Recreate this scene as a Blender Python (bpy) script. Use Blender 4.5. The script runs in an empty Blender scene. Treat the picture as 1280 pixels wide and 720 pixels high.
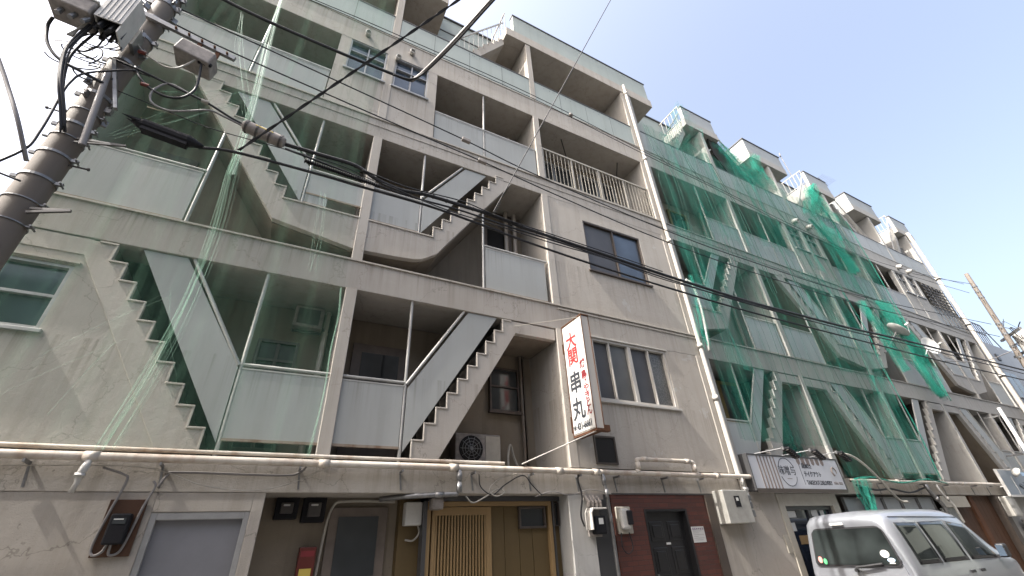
import bpy, bmesh, math, random
from mathutils import Vector, Matrix
random.seed(7)
SC = bpy.context.scene
COL = SC.collection
V = Vector

# ------------------------------------------------------------------ materials
MATS = {}
def new_mat(name):
    m = bpy.data.materials.new(name); m.use_nodes = True
    nt = m.node_tree; nt.nodes.clear()
    out = nt.nodes.new('ShaderNodeOutputMaterial')
    b = nt.nodes.new('ShaderNodeBsdfPrincipled')
    nt.links.new(b.outputs[0], out.inputs[0])
    MATS[name] = m
    return m, nt, b, out

def plain(name, col, rough=0.6, metal=0.0, spec=0.5, var=0.0, scale=6.0, bump=0.0, bscale=60.0, coat=0.0):
    m, nt, b, out = new_mat(name)
    N, L = nt.nodes, nt.links
    b.inputs['Base Color'].default_value = (*col, 1)
    b.inputs['Roughness'].default_value = rough
    b.inputs['Metallic'].default_value = metal
    b.inputs['Specular IOR Level'].default_value = spec
    b.inputs['Coat Weight'].default_value = coat
    if var or bump:
        g = N.new('ShaderNodeNewGeometry')
    if var:
        n = N.new('ShaderNodeTexNoise'); n.inputs['Scale'].default_value = scale
        n.inputs['Detail'].default_value = 6; n.inputs['Roughness'].default_value = .65
        L.new(g.outputs['Position'], n.inputs['Vector'])
        r = N.new('ShaderNodeMapRange'); r.inputs[1].default_value = .3; r.inputs[2].default_value = .7
        r.inputs[3].default_value = 1 - var; r.inputs[4].default_value = 1 + var * .4
        L.new(n.outputs[0], r.inputs[0])
        mx = N.new('ShaderNodeVectorMath'); mx.operation = 'SCALE'
        mx.inputs[0].default_value = col; L.new(r.outputs[0], mx.inputs['Scale'])
        L.new(mx.outputs[0], b.inputs['Base Color'])
    if bump:
        n2 = N.new('ShaderNodeTexNoise'); n2.inputs['Scale'].default_value = bscale; n2.inputs['Detail'].default_value = 4
        L.new(g.outputs['Position'], n2.inputs['Vector'])
        bp = N.new('ShaderNodeBump'); bp.inputs['Strength'].default_value = bump; bp.inputs['Distance'].default_value = .02
        L.new(n2.outputs[0], bp.inputs['Height']); L.new(bp.outputs[0], b.inputs['Normal'])
    return m

def stucco(name, col, stain=.35, dark=(.5, .46, .40), bump=.5, peel=0.0, rough=.9, crack=0.0, drips=0.0):
    """old painted render: blotches, rain streaks running down, fine cracks, pale peeled spots"""
    m, nt, b, out = new_mat(name)
    N, L = nt.nodes, nt.links
    b.inputs['Roughness'].default_value = rough
    b.inputs['Specular IOR Level'].default_value = .25
    g = N.new('ShaderNodeNewGeometry')
    def noise(scale, det=5, rgh=.6, mp=None):
        n = N.new('ShaderNodeTexNoise'); n.inputs['Scale'].default_value = scale
        n.inputs['Detail'].default_value = det; n.inputs['Roughness'].default_value = rgh
        if mp:
            k = N.new('ShaderNodeMapping'); k.inputs['Scale'].default_value = mp
            L.new(g.outputs['Position'], k.inputs[0]); L.new(k.outputs[0], n.inputs['Vector'])
        else: L.new(g.outputs['Position'], n.inputs['Vector'])
        return n
    def rng(src, a, c, lo, hi):
        r = N.new('ShaderNodeMapRange'); r.inputs[1].default_value = a; r.inputs[2].default_value = c
        r.inputs[3].default_value = lo; r.inputs[4].default_value = hi
        L.new(src, r.inputs[0]); return r.outputs[0]
    def mix(f, a, c):
        x = N.new('ShaderNodeMix'); x.data_type = 'RGBA'
        if isinstance(f, float): x.inputs[0].default_value = f
        else: L.new(f, x.inputs[0])
        for i, s in ((6, a), (7, c)):
            if isinstance(s, tuple): x.inputs[i].default_value = (*s, 1)
            else: L.new(s, x.inputs[i])
        return x.outputs[2]
    blotch = rng(noise(.9, 6, .62).outputs[0], .35, .7, 0, stain * .6)
    streak = rng(noise(1.0, 5, .6, (5.5, 5.5, .35)).outputs[0], .48, .75, 0, stain)
    d = tuple(a * c for a, c in zip(col, dark))
    base = mix(blotch, col, d)
    base = mix(streak, base, d)
    sp = rng(noise(38, 2, .5).outputs[0], .70, .78, 0, stain * .5)
    base = mix(sp, base, tuple(x * .6 for x in d))
    if crack:
        v = N.new('ShaderNodeTexVoronoi'); v.feature = 'DISTANCE_TO_EDGE'; v.inputs['Scale'].default_value = .8
        nn = noise(3, 4, .6)
        add = N.new('ShaderNodeVectorMath'); add.operation = 'MULTIPLY_ADD'
        L.new(nn.outputs[1], add.inputs[0]); add.inputs[1].default_value = (.5, .5, .5); L.new(g.outputs['Position'], add.inputs[2])
        L.new(add.outputs[0], v.inputs['Vector'])
        ck = rng(v.outputs['Distance'], 0.0, .006, crack, 0)
        base = mix(ck, base, tuple(x * .45 for x in d))
    if drips:
        sz = N.new('ShaderNodeSeparateXYZ'); L.new(g.outputs['Position'], sz.inputs[0])
        dn = rng(noise(1.0, 4, .7, (16, 16, .25)).outputs[0], .50, .68, 0, 1)
        tot = None
        for zt, ln in ((5.58, .5), (9.01, .6), (12.0, .8), (3.80, .7), (6.69, .8), (10.2, .9), (2.60, .4)):
            up = N.new('ShaderNodeMath'); up.operation = 'LESS_THAN'; L.new(sz.outputs[2], up.inputs[0]); up.inputs[1].default_value = zt
            fd = rng(sz.outputs[2], zt-ln, zt, 0, 1)
            mm = N.new('ShaderNodeMath'); mm.operation = 'MULTIPLY'; L.new(up.outputs[0], mm.inputs[0]); L.new(fd, mm.inputs[1])
            if tot is None: tot = mm.outputs[0]
            else:
                mxn = N.new('ShaderNodeMath'); mxn.operation = 'MAXIMUM'; L.new(tot, mxn.inputs[0]); L.new(mm.outputs[0], mxn.inputs[1]); tot = mxn.outputs[0]
        ml = N.new('ShaderNodeMath'); ml.operation = 'MULTIPLY'; L.new(tot, ml.inputs[0]); L.new(dn, ml.inputs[1])
        m2 = N.new('ShaderNodeMath'); m2.operation = 'MULTIPLY'; L.new(ml.outputs[0], m2.inputs[0]); m2.inputs[1].default_value = drips
        base = mix(m2.outputs[0], base, tuple(x * .75 for x in d))
    if peel:
        pn = noise(2.1, 9, .72)
        pm = rng(pn.outputs[0], .615, .66, 0, peel)
        base = mix(pm, base, (.40, .385, .36))
    L.new(base, b.inputs['Base Color'])
    h = noise(85, 5, .7)
    h2 = noise(9, 5, .6)
    bp = N.new('ShaderNodeBump'); bp.inputs['Strength'].default_value = bump; bp.inputs['Distance'].default_value = .012
    bp2 = N.new('ShaderNodeBump'); bp2.inputs['Strength'].default_value = bump * .5; bp2.inputs['Distance'].default_value = .03
    L.new(h.outputs[0], bp.inputs['Height']); L.new(h2.outputs[0], bp2.inputs['Height'])
    L.new(bp2.outputs[0], bp.inputs['Normal']); L.new(bp.outputs[0], b.inputs['Normal'])
    return m

def net_mat(name, col, lo, hi, sx=9.0, sz=.35, rot=0.0, fine=0.0):
    """woven mesh sheet: open weave that lets most light through, denser where it bunches in folds"""
    m, nt, b, out = new_mat(name)
    N, L = nt.nodes, nt.links
    N.remove(b)
    uv = N.new('ShaderNodeUVMap'); uv.uv_map = 'UVMap'
    k = N.new('ShaderNodeMapping'); k.inputs['Scale'].default_value = (sx, sz, 1); k.inputs['Rotation'].default_value = (0, 0, rot)
    L.new(uv.outputs[0], k.inputs[0])
    n = N.new('ShaderNodeTexNoise'); n.inputs['Scale'].default_value = 1; n.inputs['Detail'].default_value = 7
    n.inputs['Roughness'].default_value = .68; n.inputs['Distortion'].default_value = .6
    L.new(k.outputs[0], n.inputs['Vector'])
    n2 = N.new('ShaderNodeTexNoise'); n2.inputs['Scale'].default_value = .55; n2.inputs['Detail'].default_value = 3
    L.new(uv.outputs[0], n2.inputs['Vector'])
    r = N.new('ShaderNodeMapRange'); r.interpolation_type = 'SMOOTHSTEP'
    r.inputs[1].default_value = .42; r.inputs[2].default_value = .78
    r.inputs[3].default_value = 0; r.inputs[4].default_value = 1
    L.new(n.outputs[0], r.inputs[0])
    r2 = N.new('ShaderNodeMapRange'); r2.inputs[1].default_value = .3; r2.inputs[2].default_value = .7
    r2.inputs[3].default_value = .45; r2.inputs[4].default_value = 1.25
    L.new(n2.outputs[0], r2.inputs[0])
    mu = N.new('ShaderNodeMath'); mu.operation = 'MULTIPLY'; L.new(r.outputs[0], mu.inputs[0]); L.new(r2.outputs[0], mu.inputs[1])
    al = N.new('ShaderNodeMapRange'); al.inputs[1].default_value = 0; al.inputs[2].default_value = 1
    al.inputs[3].default_value = lo; al.inputs[4].default_value = hi
    L.new(mu.outputs[0], al.inputs[0])
    df = N.new('ShaderNodeBsdfDiffuse'); df.inputs[0].default_value = (*col, 1)
    tl = N.new('ShaderNodeBsdfTranslucent'); tl.inputs[0].default_value = (*col, 1)
    ms = N.new('ShaderNodeMixShader'); ms.inputs[0].default_value = .45
    L.new(df.outputs[0], ms.inputs[1]); L.new(tl.outputs[0], ms.inputs[2])
    tp = N.new('ShaderNodeBsdfTransparent')
    fs = N.new('ShaderNodeMixShader'); L.new(al.outputs[0], fs.inputs[0]); L.new(tp.outputs[0], fs.inputs[1]); L.new(ms.outputs[0], fs.inputs[2])
    L.new(fs.outputs[0], out.inputs[0])
    return m

def strand_mat(name, col, alpha=1.0):
    m, nt, b, out = new_mat(name)
    b.inputs['Base Color'].default_value = (*col, 1); b.inputs['Roughness'].default_value = .5
    b.inputs['Alpha'].default_value = alpha
    return m

def brick_mat(name):
    m, nt, b, out = new_mat(name)
    N, L = nt.nodes, nt.links
    g = N.new('ShaderNodeNewGeometry'); sx = N.new('ShaderNodeSeparateXYZ'); cx = N.new('ShaderNodeCombineXYZ')
    L.new(g.outputs['Position'], sx.inputs[0]); L.new(sx.outputs[0], cx.inputs[0]); L.new(sx.outputs[2], cx.inputs[1])
    t = N.new('ShaderNodeTexBrick'); t.inputs['Scale'].default_value = 1
    t.inputs['Brick Width'].default_value = .22; t.inputs['Row Height'].default_value = .066
    t.inputs['Mortar Size'].default_value = .0045
    t.inputs['Color1'].default_value = (.085, .022, .013, 1); t.inputs['Color2'].default_value = (.055, .016, .010, 1)
    t.inputs['Mortar'].default_value = (.035, .016, .012, 1)
    L.new(cx.outputs[0], t.inputs['Vector'])
    n = N.new('ShaderNodeTexNoise'); n.inputs['Scale'].default_value = 3; n.inputs['Detail'].default_value = 6
    L.new(g.outputs['Position'], n.inputs['Vector'])
    mx = N.new('ShaderNodeMix'); mx.data_type = 'RGBA'; mx.blend_type = 'MULTIPLY'; mx.inputs[0].default_value = .5
    L.new(t.outputs[0], mx.inputs[6]); L.new(n.outputs[1], mx.inputs[7])
    L.new(t.outputs[0], b.inputs['Base Color'])
    bp = N.new('ShaderNodeBump'); bp.inputs['Strength'].default_value = .5; bp.inputs['Distance'].default_value = .01; bp.invert = True
    L.new(t.outputs['Fac'], bp.inputs['Height']); L.new(bp.outputs[0], b.inputs['Normal'])
    b.inputs['Roughness'].default_value = .7
    return m

def glass_mat(name, col, rough=.06, spec=.5, wire=False, var=.35):
    m, nt, b, out = new_mat(name)
    N, L = nt.nodes, nt.links
    b.inputs['Base Color'].default_value = (*col, 1); b.inputs['Roughness'].default_value = rough
    b.inputs['Specular IOR Level'].default_value = spec
    g = N.new('ShaderNodeNewGeometry')
    n = N.new('ShaderNodeTexNoise'); n.inputs['Scale'].default_value = 1.3; n.inputs['Detail'].default_value = 3
    L.new(g.outputs['Position'], n.inputs['Vector'])
    r = N.new('ShaderNodeMapRange'); r.inputs[1].default_value = .35; r.inputs[2].default_value = .65
    r.inputs[3].default_value = 1 - var; r.inputs[4].default_value = 1 + var
    L.new(n.outputs[0], r.inputs[0])
    s = N.new('ShaderNodeVectorMath'); s.operation = 'SCALE'; s.inputs[0].default_value = col; L.new(r.outputs[0], s.inputs['Scale'])
    src = s.outputs[0]
    if wire:
        v = N.new('ShaderNodeTexVoronoi'); v.feature = 'DISTANCE_TO_EDGE'; v.inputs['Scale'].default_value = 17
        L.new(g.outputs['Position'], v.inputs['Vector'])
        q = N.new('ShaderNodeMapRange'); q.inputs[1].default_value = .02; q.inputs[2].default_value = .07; q.inputs[3].default_value = .55; q.inputs[4].default_value = 0
        L.new(v.outputs['Distance'], q.inputs[0])
        mm = N.new('ShaderNodeMix'); mm.data_type = 'RGBA'; L.new(q.outputs[0], mm.inputs[0]); L.new(src, mm.inputs[6]); mm.inputs[7].default_value = (.22, .22, .2, 1)
        src = mm.outputs[2]
    L.new(src, b.inputs['Base Color'])
    bp = N.new('ShaderNodeBump'); bp.inputs['Strength'].default_value = .04; bp.inputs['Distance'].default_value = .05
    L.new(n.outputs[0], bp.inputs['Height']); L.new(bp.outputs[0], b.inputs['Normal'])
    return m

stucco('render_beige', (0.375, 0.35, 0.315), .35, bump=.35, peel=.0, crack=.35, drips=.55)
stucco('render_beige_wall', (0.37, 0.343, 0.305), .30, bump=.5, peel=.75, crack=.25, drips=.55)
stucco('render_ground', (0.325, 0.3, 0.265), .45, bump=.6, peel=.12, crack=.5, drips=.55)
stucco('render_grey', (0.335, 0.33, 0.315), .30, bump=.3, crack=.2, drips=.55)
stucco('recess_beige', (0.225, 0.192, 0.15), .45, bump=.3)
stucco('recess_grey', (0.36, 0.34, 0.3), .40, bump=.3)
stucco('panel_board', (0.3, 0.31, 0.3), .18, dark=(.62, .58, .5), bump=.06, rough=.6, drips=.55)
stucco('panel_top', (0.31, 0.345, 0.325), .25, dark=(.6, .58, .5), bump=.08, rough=.6)
stucco('panel_grey', (0.31, 0.33, 0.335), .22, dark=(.62, .6, .55), bump=.06, rough=.6)
stucco('paint_white', (0.42, 0.405, 0.375), .25, dark=(.55, .42, .3), bump=.1, rough=.5)
stucco('pipe_paint', (.5, .47, .42), .75, dark=(.45, .30, .2), bump=.08, rough=.3)
stucco('concrete_pole', (0.125, 0.108, 0.093), .35, dark=(.6, .58, .55), bump=.15, rough=.7)
stucco('concrete_slab', (0.22, 0.195, 0.165), .5, bump=.4)
stucco('metal_siding', (0.31, 0.33, 0.355), .2, bump=.1, rough=.5)
stucco('rust', (0.105, 0.05, 0.028), .5, dark=(.45, .4, .4), bump=.4)
stucco('rust_trim', (.26, .22, .18), .8, dark=(.45, .25, .14), bump=.2)
stucco('wood_brown', (0.07, 0.035, 0.02), .5, dark=(.5, .45, .4), bump=.2, rough=.6)
stucco('wood_tan', (0.25, 0.168, 0.082), .25, dark=(.6, .55, .45), bump=.1, rough=.5)
stucco('panel_olive', (0.1, 0.07, 0.032), .3, dark=(.6, .58, .5), bump=.1, rough=.6)
stucco('asphalt', (.055, .055, .056), .4, bump=.8)
stucco('kerb_concrete', (0.24, 0.23, 0.215), .4, bump=.5)
plain('line_white', (.75, .75, .73), .7, var=.3, scale=9)
brick_mat('brick')
plain('handrail_paint', (0.34, 0.335, 0.315), .45, var=.25, scale=5)
plain('black_cable', (.012, .012, .014), .55, spec=.4)
plain('grey_cable', (.16, .15, .145), .5)
plain('pale_cable', (0.32, 0.3, 0.26), .5, var=.3)
plain('black_box', (.012, .012, .014), .6, spec=.15, var=.2)
plain('dark_metal', (.05, .045, .042), .5, var=.3)
plain('steel', (0.36, 0.36, 0.35), .38, metal=.85, var=.35, scale=9)
plain('steel_box', (0.36, 0.35, 0.32), .38, metal=.35, var=.2, scale=7)
plain('galv', (0.21, 0.21, 0.21), .42, metal=.7, var=.3, scale=12)
plain('weathered_box', (0.24, 0.215, 0.195), .7, var=.45, scale=9, bump=.2)
plain('white_box', (0.42, 0.41, 0.385), .45, var=.18, scale=6)
plain('cream', (0.33, 0.305, 0.255), .55, var=.15)
plain('alu', (0.3, 0.3, 0.295), .42, metal=.4, var=.2)
plain('alu_dark', (.06, .06, .062), .4, metal=.3)
plain('window_bronze', (.075, .06, .05), .45, metal=.3, var=.2)
plain('door_grey', (0.155, 0.157, 0.17), .5, var=.12, scale=3)
plain('door_black', (.012, .012, .013), .33, spec=.5)
plain('door_brown', (0.125, 0.1, 0.082), .6, var=.3)
stucco('stair_shade', (.022, .022, .019), .5, bump=.4)  # near-black colour standing in for shade behind the steps
plain('void', (.012, .011, .010), .9)
plain('sign_white', (0.52, 0.515, 0.5), .35, var=.05, scale=4)
plain('sign_pale', (0.42, 0.435, 0.465), .4, var=.04, scale=3)
plain('sign_blue_grey', (0.23, 0.27, 0.31), .4, var=.15, scale=3)
plain('ink_red', (0.42, 0.03, 0.03), .5, var=.25, scale=30)
plain('ink_darkred', (0.2, 0.02, 0.025), .5)
plain('ink_black', (0.03, 0.033, 0.04), .5)
plain('ink_brown', (0.155, 0.125, 0.11), .5)
plain('ink_purple', (.12, .06, .13), .5)
plain('paper', (0.45, 0.45, 0.43), .7)
plain('red_paint', (0.11, 0.016, 0.01), .4)
plain('yellow_label', (.55, .42, .08), .5)
plain('van_white', (0.29, 0.305, 0.335), .30, metal=.55, coat=.6, var=.03, scale=1)
plain('rubber', (.02, .02, .02), .7)
plain('wheel_steel', (.35, .35, .36), .35, metal=.8)
plain('plastic_black', (.018, .018, .02), .45)
plain('lamp_red', (.35, .015, .012), .2, coat=.5)
plain('lamp_clear', (.7, .7, .68), .15, coat=.6)
plain('sticker_pink', (.75, .28, .25), .5)
plain('sticker_green', (.12, .5, .22), .5)
plain('sticker_blue', (.42, .58, .75), .5)
plain('plate_yellow', (.75, .6, .12), .5)
plain('yellow_frame', (0.24, 0.175, 0.07), .6, var=.2)
plain('dish_white', (0.52, 0.52, 0.5), .5)
plain('roof_coping', (.05, .05, .055), .6)
plain('fabric_pale', (.55, .54, .50), .9)
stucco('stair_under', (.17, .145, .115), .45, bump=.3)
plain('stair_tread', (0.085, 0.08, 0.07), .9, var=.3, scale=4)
glass_mat('glass_dark', (.028, .032, .034), .08)
glass_mat('glass_blue', (.045, .062, .085), .07, spec=.7)
glass_mat('glass_green', (.03, .05, .055), .08)
glass_mat('glass_frost', (.085, .085, .08), .35, var=.2)
glass_mat('glass_wire', (.085, .085, .08), .3, wire=True)
glass_mat('glass_screen', (.055, .055, .058), .5, var=.15)
glass_mat('glass_van', (.018, .022, .022), .03, spec=.32, var=.6)
glass_mat('glass_shop', (.012, .016, .026), .05, spec=.5)
net_mat('net_pale', (0.2, 0.4, 0.29), .085, .22, 3.4, .22)
net_mat('net_green', (0.05, 0.25, 0.19), .17, .52, 2.6, .14)
net_mat('net_drape', (0.045, 0.28, 0.215), .04, .50, 6.0, .3)
net_mat('net_green_dense', (0.045, 0.31, 0.235), .08, .70, 13.0, .9)
strand_mat('strand_pale', (0.36, 0.62, 0.46), .13)
strand_mat('strand_white', (0.52, 0.64, 0.56), .16)
strand_mat('strand_green', (0.01, 0.085, 0.06), .7)
strand_mat('strand_teal', (0.02, 0.26, 0.19), .5)

# ------------------------------------------------------------------ mesh helpers
class MB:
    def __init__(s): s.v = []; s.f = []; s.mi = []; s.m = 0; s.uv = {}
    def face(s, idx):
        s.f.append(idx); s.mi.append(s.m)
    def add(s, pts):
        a = len(s.v); s.v += [tuple(p) for p in pts]; return a
    def box(s, x0, x1, y0, y1, z0, z1):
        if x0 > x1: x0, x1 = x1, x0
        if y0 > y1: y0, y1 = y1, y0
        if z0 > z1: z0, z1 = z1, z0
        a = s.add([(x0,y0,z0),(x1,y0,z0),(x1,y1,z0),(x0,y1,z0),(x0,y0,z1),(x1,y0,z1),(x1,y1,z1),(x0,y1,z1)])
        for q in ((0,3,2,1),(4,5,6,7),(0,1,5,4),(1,2,6,5),(2,3,7,6),(3,0,4,7)): s.face([a+i for i in q])
        return s
    def obox(s, c, ax, ay, az, hx, hy, hz):
        c = V(c); P = []
        for k in (-1, 1):
            for i, j in ((-1,-1),(1,-1),(1,1),(-1,1)): P.append(c + ax*hx*i + ay*hy*j + az*hz*k)
        a = s.add(P)
        for q in ((0,3,2,1),(4,5,6,7),(0,1,5,4),(1,2,6,5),(2,3,7,6),(3,0,4,7)): s.face([a+i for i in q])
        return s
    def bar(s, p, q, w, h=None, up=(0,0,1)):
        p, q = V(p), V(q); h = h or w
        d = (q-p).normalized(); u = V(up)
        if abs(d.dot(u)) > .98: u = V((0,1,0))
        x = d.cross(u).normalized(); z = x.cross(d)
        return s.obox((p+q)/2, d, x, z, (q-p).length/2, w/2, h/2)
    def prism(s, pts, y0, y1):
        """pts: outline in (x, z); extruded along y"""
        A = sum(pts[i][0]*pts[(i+1)%len(pts)][1] - pts[(i+1)%len(pts)][0]*pts[i][1] for i in range(len(pts)))
        if A < 0: pts = pts[::-1]
        n = len(pts)
        a = s.add([(x, y0, z) for x, z in pts] + [(x, y1, z) for x, z in pts])
        s.face([a+i for i in range(n)]); s.face([a+n+i for i in reversed(range(n))])
        for i in range(n):
            j = (i+1) % n; s.face([a+j, a+i, a+n+i, a+n+j])
        return s
    def quad(s, *p):
        a = s.add(p); s.face([a+i for i in range(len(p))]); return s
    def tube(s, pts, r, seg=8, cap=True):
        pts = [V(p) for p in pts]; n = len(pts)
        rs = r if isinstance(r, (list, tuple)) else [r]*n
        T = []
        for i in range(n):
            a = pts[max(i-1,0)]; b = pts[min(i+1,n-1)]; t = (b-a)
            T.append(t.normalized() if t.length > 1e-9 else V((0,0,1)))
        u = V((0,0,1)) if abs(T[0].z) < .9 else V((0,1,0))
        x = T[0].cross(u).normalized(); base = len(s.v)
        for i in range(n):
            x = (x - T[i]*x.dot(T[i]))
            if x.length < 1e-6: x = T[i].orthogonal()
            x.normalize(); y = T[i].cross(x)
            for k in range(seg):
                an = 2*math.pi*k/seg
                s.v.append(tuple(pts[i] + (x*math.cos(an) + y*math.sin(an))*rs[i]))
        for i in range(n-1):
            for k in range(seg):
                k2 = (k+1) % seg; A = base+i*seg; B = A+seg
                s.face([A+k, A+k2, B+k2, B+k])
        if cap:
            s.face([base+k for k in reversed(range(seg))]); s.face([base+(n-1)*seg+k for k in range(seg)])
        return s
    def lathe(s, c, ax, prof, seg=20):
        """prof: (distance along ax, radius)"""
        c = V(c); ax = V(ax).normalized(); x = ax.orthogonal().normalized(); y = ax.cross(x); b = len(s.v)
        for d, r in prof:
            for k in range(seg):
                an = 2*math.pi*k/seg; s.v.append(tuple(c + ax*d + (x*math.cos(an)+y*math.sin(an))*r))
        for i in range(len(prof)-1):
            for k in range(seg):
                k2 = (k+1) % seg; A = b+i*seg; B = A+seg; s.face([A+k, A+k2, B+k2, B+k])
        if prof[0][1] > 1e-4: s.face([b+k for k in reversed(range(seg))])
        if prof[-1][1] > 1e-4: s.face([b+(len(prof)-1)*seg+k for k in range(seg)])
        return s
    def build(s, name, mat, parent=None, bevel=0.0, smooth=False, root=None):
        me = bpy.data.meshes.new(name)
        off = V((0,0,0))
        p = parent
        while p is not None:
            off += p.location; p = p.parent
        me.from_pydata([tuple(V(v)-off) for v in s.v], [], s.f)
        mats = mat if isinstance(mat, (list, tuple)) else [mat]
        for q in mats: me.materials.append(MATS[q])
        for i, pl in enumerate(me.polygons):
            pl.material_index = s.mi[i]; pl.use_smooth = smooth
        if s.uv:
            l = me.uv_layers.new(name='UVMap')
            for lp in me.loops:
                l.data[lp.index].uv = s.uv.get(lp.vertex_index, (0, 0))
        me.validate(); me.update()
        o = bpy.data.objects.new(name, me); COL.objects.link(o)
        if parent is not None: o.parent = parent
        if bevel:
            b = o.modifiers.new('bevel', 'BEVEL'); b.width = bevel; b.segments = 2; b.limit_method = 'ANGLE'; b.angle_limit = math.radians(40)
        if smooth:
            try:
                o.modifiers.new('wn', 'WEIGHTED_NORMAL')
            except Exception: pass
        return o

def _edge(mb, o):
    xs = [v[0] for v in mb.v]; zs = [v[2] for v in mb.v]; x0, x1, z0, z1 = min(xs), max(xs), min(zs), max(zs); y = min(v[1] for v in mb.v)
    m = MB(); m.box(x0-.004, x1+.004, y-.008, y+.03, z0-.018, z0+.012); m.build('edge_rail', 'rust_trim', o)
    m = MB(); m.box(x0-.004, x1+.004, y-.006, y+.03, z1-.008, z1+.012); m.build('edge_rail', 'handrail_paint', o)
def _split(s):
    par = list(range(len(s.v)))
    def fd(a):
        while par[a] != a: par[a] = par[par[a]]; a = par[a]
        return a
    for f in s.f:
        r = fd(f[0])
        for k in f[1:]: par[fd(k)] = r
    groups = {}
    for i, f in enumerate(s.f): groups.setdefault(fd(f[0]), []).append(i)
    out = []
    for fi in groups.values():
        m = MB(); mp = {}
        for i in fi:
            q = []
            for k in s.f[i]:
                if k not in mp:
                    mp[k] = len(m.v); m.v.append(s.v[k])
                    if k in s.uv: m.uv[mp[k]] = s.uv[k]
                q.append(mp[k])
            m.f.append(q); m.mi.append(s.mi[i])
        out.append(m)
    return out
def each(s, name, mat, parent=None, bevel=0.0, smooth=False):
    # every separate piece of s becomes a part of its own
    out = []
    for q in _split(s):
        o = q.build(name, mat, parent, bevel, smooth); out.append(o)
        if name == 'balcony_panel': _edge(q, o)
    return out
MB.each = each

def tag(o, label=None, cat=None, group=None, kind=None):
    if label: o['label'] = label
    if cat: o['category'] = cat
    if group: o['group'] = group
    if kind: o['kind'] = kind
    return o
def thing(name, label, cat, loc=(0,0,0), group=None):
    o = bpy.data.objects.new(name, None); COL.objects.link(o); o.location = loc; o.empty_display_size = .2
    return tag(o, label, cat, group)
def copy_tree(o, loc, label=None):
    r = o.copy(); COL.objects.link(r); r.location = loc
    if label: r['label'] = label
    for ch in list(o.children):
        c = ch.copy(); COL.objects.link(c); c.parent = r
        for g in ch.children:
            d = g.copy(); COL.objects.link(d); d.parent = c
    return r
def BX(name, mat, parent, *b, bevel=0.0):
    return MB().box(*b).build(name, mat, parent, bevel)
def spline(pts, n=6):
    """Catmull-Rom through the points"""
    P = [V(p) for p in pts]; P = [P[0]*2-P[1]] + P + [P[-1]*2-P[-2]]; out = []
    for i in range(1, len(P)-2):
        for k in range(n):
            t = k/n; a, b, c, d = P[i-1], P[i], P[i+1], P[i+2]
            out.append(.5*((2*b)+(c-a)*t+(2*a-5*b+4*c-d)*t*t+(3*b-a-3*c+d)*t**3))
    out.append(P[-2]); return out
def text(body, size, mat, parent, org, face='front', name='lettering', bold=.0, align='CENTER', sx=1.0, thick=.002, shear=0.0):
    c = bpy.data.curves.new('lettering', 'FONT'); c.body = body; c.size = size; c.align_x = align; c.align_y = 'CENTER'
    c.extrude = thick; c.offset = bold; c.shear = shear; c.resolution_u = 3
    o = bpy.data.objects.new('lettering', c); COL.objects.link(o)
    dg = bpy.context.evaluated_depsgraph_get()
    me = bpy.data.meshes.new_from_object(o.evaluated_get(dg)); bpy.data.objects.remove(o)
    if face == 'front': X, Y = V((1,0,0)), V((0,0,1))
    else: X, Y = V((0,-1,0)), V((0,0,1))
    Z = X.cross(Y)
    off = V((0,0,0)); p = parent
    while p is not None: off += p.location; p = p.parent
    for v in me.vertices: v.co = V(org) - off + X*v.co.x*sx + Y*v.co.y + Z*v.co.z
    me.materials.clear(); me.materials.append(MATS[mat])
    o = bpy.data.objects.new(name, me); COL.objects.link(o); o.parent = parent
    return o

# ------------------------------------------------------------------ setting
F = 6.0            # street face of the row of flats
BK = 7.05          # back wall of the open galleries
g = MB(); g.quad((-900,-900,0),(900,-900,0),(900,900,0),(-900,900,0))
tag(g.build('ground', 'asphalt'), kind='structure')
g = MB(); g.quad((-80,-1.2,.004),(80,-1.2,.004),(80,4.75,.004),(-80,4.75,.004))
tag(g.build('road', 'asphalt'), kind='structure')
g = MB()
for y in (4.6, -1.05): g.quad((-80,y,.008),(80,y,.008),(80,y+.12,.008),(-80,y+.12,.008))
tag(g.build('road_line', 'line_white'), kind='structure')
g = MB(); g.box(-80, 80, 5.35, 5.98, -.1, .03)
tag(g.build('pavement', 'kerb_concrete', bevel=.01), kind='structure')

# ------------------------------------------------------------------ apartment blocks
def S(n): return n
class Bay:
    """one bay between two column centre lines; mirrored bays run right to left"""
    def __init__(s, x0, x1, mir): s.x0, s.x1, s.mir = x0, x1, mir; s.k = (x1-x0)/3.77
    def x(s, u): return s.x1-u*s.k if s.mir else s.x0+u*s.k
    def pts(s, P): return [(s.x(u), z) for u, z in P]
    def box(s, mb, u0, u1, y0, y1, z0, z1): return mb.box(s.x(u0), s.x(u1), y0, y1, z0, z1)

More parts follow.
